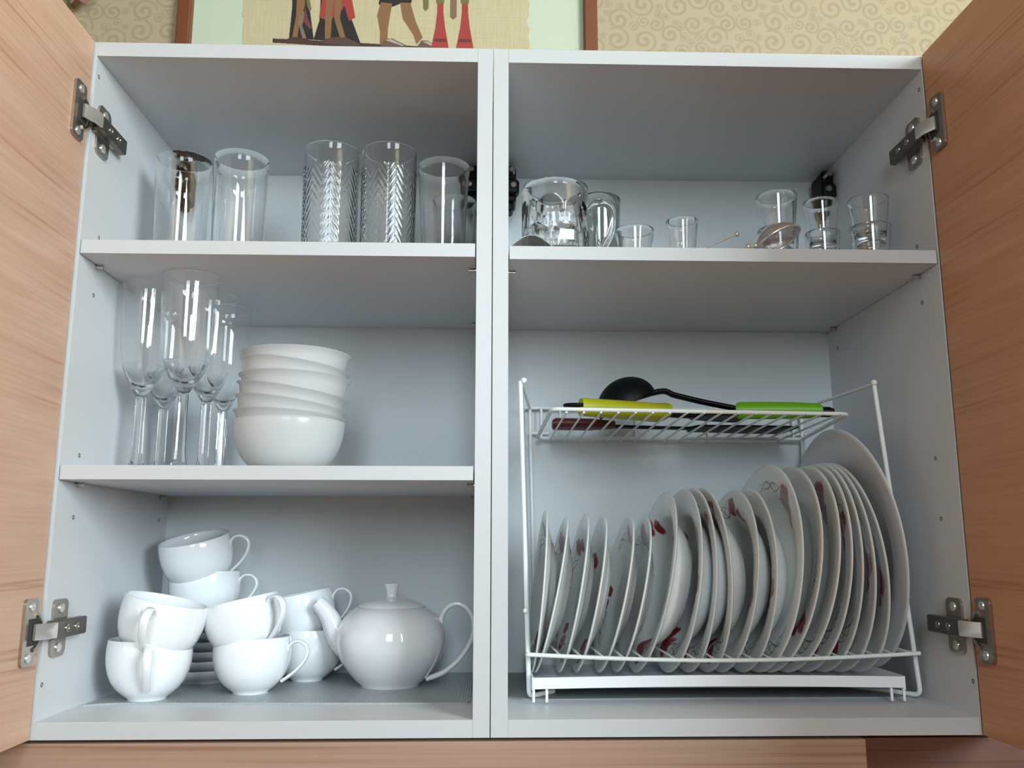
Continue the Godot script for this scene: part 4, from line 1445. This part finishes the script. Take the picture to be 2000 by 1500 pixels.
# ---- utensils lying in the tray
func build_utensils() -> void:
	var t := thing("ladle", "black ladle with a green handle grip lying on the wire tray", "ladle")
	var b := MB.new()
	var ax := Vector3(-0.50, 0.86, 0.10).normalized()
	var side := Vector3(0, 0, 1).cross(ax).normalized()
	var bs := Basis(side, ax, side.cross(ax))
	var c := Vector3(0.1700, 0.3560, -0.185)
	var p: Array = []
	for i in 13:
		var a := PI / 2 * i / 12
		p.append(Vector2(0.0385 * cos(a), 0.0330 * sin(a)))
	var pr: Array = []
	for i in range(12, -1, -1):
		pr.append(Vector2(p[i].x * 0.94, p[i].y * 0.93))
	var whole: Array = [Vector2(p[0].x * 0.94, 0)]
	whole.append_array(p)
	b.lathe(whole, 48, Transform3D(bs, c), 0.5)
	var inner := MB.new()
	# inside of the bowl
	var ip: Array = pr.duplicate()
	inner.lathe(ip, 48, Transform3D(bs, c), 0.5)
	b.v.append_array(inner.v); b.n.append_array(inner.n); b.uv.append_array(inner.uv)
	part("bowl", b, M.black, t)
	b = MB.new()
	var hp := smooth([c + bs * Vector3(0.030, 0.010, 0), Vector3(0.2080, 0.3715, -0.183), Vector3(0.2300, 0.3665, -0.180), Vector3(0.2650, 0.3570, -0.174), Vector3(0.3080, 0.3468, -0.164)], 6)
	var ra: Array = []
	var rb: Array = []
	for i in hp.size():
		ra.append(lerpf(0.0085, 0.0060, float(i) / hp.size()))
		rb.append(lerpf(0.0038, 0.0034, float(i) / hp.size()))
	b.sweep(hp, ra, rb, Vector3(0, 0, 1), 12)
	part("stem", b, M.black, t)
	b = MB.new()
	var gp := [Vector3(0.3020, 0.3455, -0.166), Vector3(0.3045, 0.3455, -0.165), Vector3(0.3300, 0.3450, -0.160), Vector3(0.3700, 0.3440, -0.152), Vector3(0.3960, 0.3430, -0.146), Vector3(0.4000, 0.3428, -0.145)]
	b.sweep(gp, [0.0100, 0.0122, 0.0128, 0.0130, 0.0120, 0.0090], [0.0085, 0.0102, 0.0104, 0.0098, 0.0085, 0.0060], Vector3(0, 0, 1), 20, false, Transform3D(), 0.75)
	var grip := part("grip", b, M.green, t)
	b = MB.new()
	b.sweep([Vector3(0.3985, 0.3415, -0.146), Vector3(0.4080, 0.3410, -0.143), Vector3(0.4130, 0.3408, -0.142)], [0.0090, 0.0090, 0.0060], [0.0062, 0.0062, 0.004], Vector3(0, 0, 1), 14)
	part("end_tip", b, M.black, grip)
	# yellow handled spatula
	t = thing("spatula", "yellow green handled spatula with a black hanging loop at its left end", "spatula")
	b = MB.new()
	var yp := smooth([Vector3(0.1060, 0.3435, -0.130), Vector3(0.1220, 0.3432, -0.134), Vector3(0.1450, 0.3430, -0.142), Vector3(0.1750, 0.3425, -0.152), Vector3(0.1960, 0.3420, -0.158), Vector3(0.2010, 0.3420, -0.160), Vector3(0.2070, 0.3420, -0.162)], 5)
	var ya: Array = []
	for i in yp.size():
		var s := float(i) / (yp.size() - 1)
		ya.append(0.007 + 0.0165 * sin(PI * clampf(s * 0.62 + 0.06, 0.0, 1.0)) + (0.0085 if s > 0.86 else 0.0))
	b.sweep(yp, ya, 0.0105, Vector3(0, 0, 1), 20, false, Transform3D(), 0.8)
	part("handle", b, M.yellow, t)
	b = MB.new()
	var lp: Array = []
	for i in 24:
		var a := TAU * i / 24
		lp.append(Vector3(0.0990 + 0.0120 * cos(a), 0.3450, -0.128 + 0.0075 * sin(a)))
	b.wire(lp, 0.0022, 8, true)
	part("hanging_loop", b, M.black, t)
	b = MB.new()
	b.sweep([Vector3(0.2060, 0.3410, -0.162), Vector3(0.2300, 0.3400, -0.168), Vector3(0.2500, 0.3395, -0.173)], [0.0065, 0.0060, 0.010], [0.0040, 0.0035, 0.0030], Vector3(0, 0, 1), 14)
	b.sweep([Vector3(0.2500, 0.3395, -0.173), Vector3(0.2560, 0.3395, -0.174), Vector3(0.2800, 0.3390, -0.180), Vector3(0.3180, 0.3385, -0.189)], [0.014, 0.024, 0.028, 0.030], [0.0022, 0.0020, 0.0018, 0.0014], Vector3(0, 0, 1), 16, false, Transform3D(), 0.6)
	part("blade", b, M.black, t)
	# maroon handled turner
	t = thing("turner", "dark red handled turner lying at the left back of the wire tray", "turner")
	b = MB.new()
	b.sweep([Vector3(0.0800, 0.3370, -0.232), Vector3(0.0830, 0.3370, -0.232), Vector3(0.1300, 0.3372, -0.236), Vector3(0.1600, 0.3370, -0.238)], [0.0120, 0.0180, 0.0190, 0.0130], [0.0050, 0.0072, 0.0070, 0.0050], Vector3(0, 0, 1), 16, false, Transform3D(), 0.7)
	part("handle", b, M.maroon, t)
	b = MB.new()
	b.sweep([Vector3(0.1580, 0.3350, -0.238), Vector3(0.2100, 0.3345, -0.243), Vector3(0.2600, 0.3340, -0.246)], [0.010, 0.009, 0.009], 0.0022, Vector3(0, 0, 1), 12)
	b.sweep([Vector3(0.2600, 0.3340, -0.246), Vector3(0.2660, 0.3340, -0.246), Vector3(0.3400, 0.3335, -0.250), Vector3(0.3950, 0.3330, -0.252)], [0.010, 0.030, 0.036, 0.036], 0.0018, Vector3(0, 0, 1), 14, false, Transform3D(), 0.5)
	part("blade", b, M.black, t)

func build_flower() -> void:
	var t := thing("hanging_flower", "small dried flower sprig with dark leaf hanging above the open left door", "flower", Vector3(-0.612, 0.982, -0.315))
	var b := MB.new()
	b.wire(smooth([Vector3(0.010, 0.20, 0.001), Vector3(0.004, 0.10, 0.012), Vector3(0.0, 0.02, 0.016), Vector3(0.002, 0.004, 0.018)], 6), 0.0013)
	part("stem", b, M.leaf, t)
	for i in 6:
		var a := TAU * i / 6
		var s := MB.new()
		s.sweep(smooth([Vector3(0.002, 0.006, 0.018), Vector3(0.002 + 0.012 * cos(a), 0.002 + 0.008 * sin(a), 0.024), Vector3(0.002 + 0.020 * cos(a), -0.004 + 0.014 * sin(a), 0.020)], 4), [0.001, 0.004, 0.0065, 0.008, 0.0085, 0.008, 0.006, 0.004, 0.0015], 0.0007, Vector3(-sin(a), cos(a), 0), 10)
		part("petal", s, M.petal, t)
	for q in [[-0.030, 0.006, -0.010], [-0.012, -0.030, 0.005]]:
		var s := MB.new()
		s.sweep(smooth([Vector3(0.002, 0.020, 0.018), Vector3(q[0] * 0.5, q[1] * 0.5 + 0.008, 0.022), Vector3(q[0], q[1], 0.015)], 4), [0.001, 0.003, 0.006, 0.008, 0.009, 0.008, 0.006, 0.003, 0.0008], 0.0006, Vector3(0, 0.2, 1), 10)
		part("leaf", s, M.leaf, t)
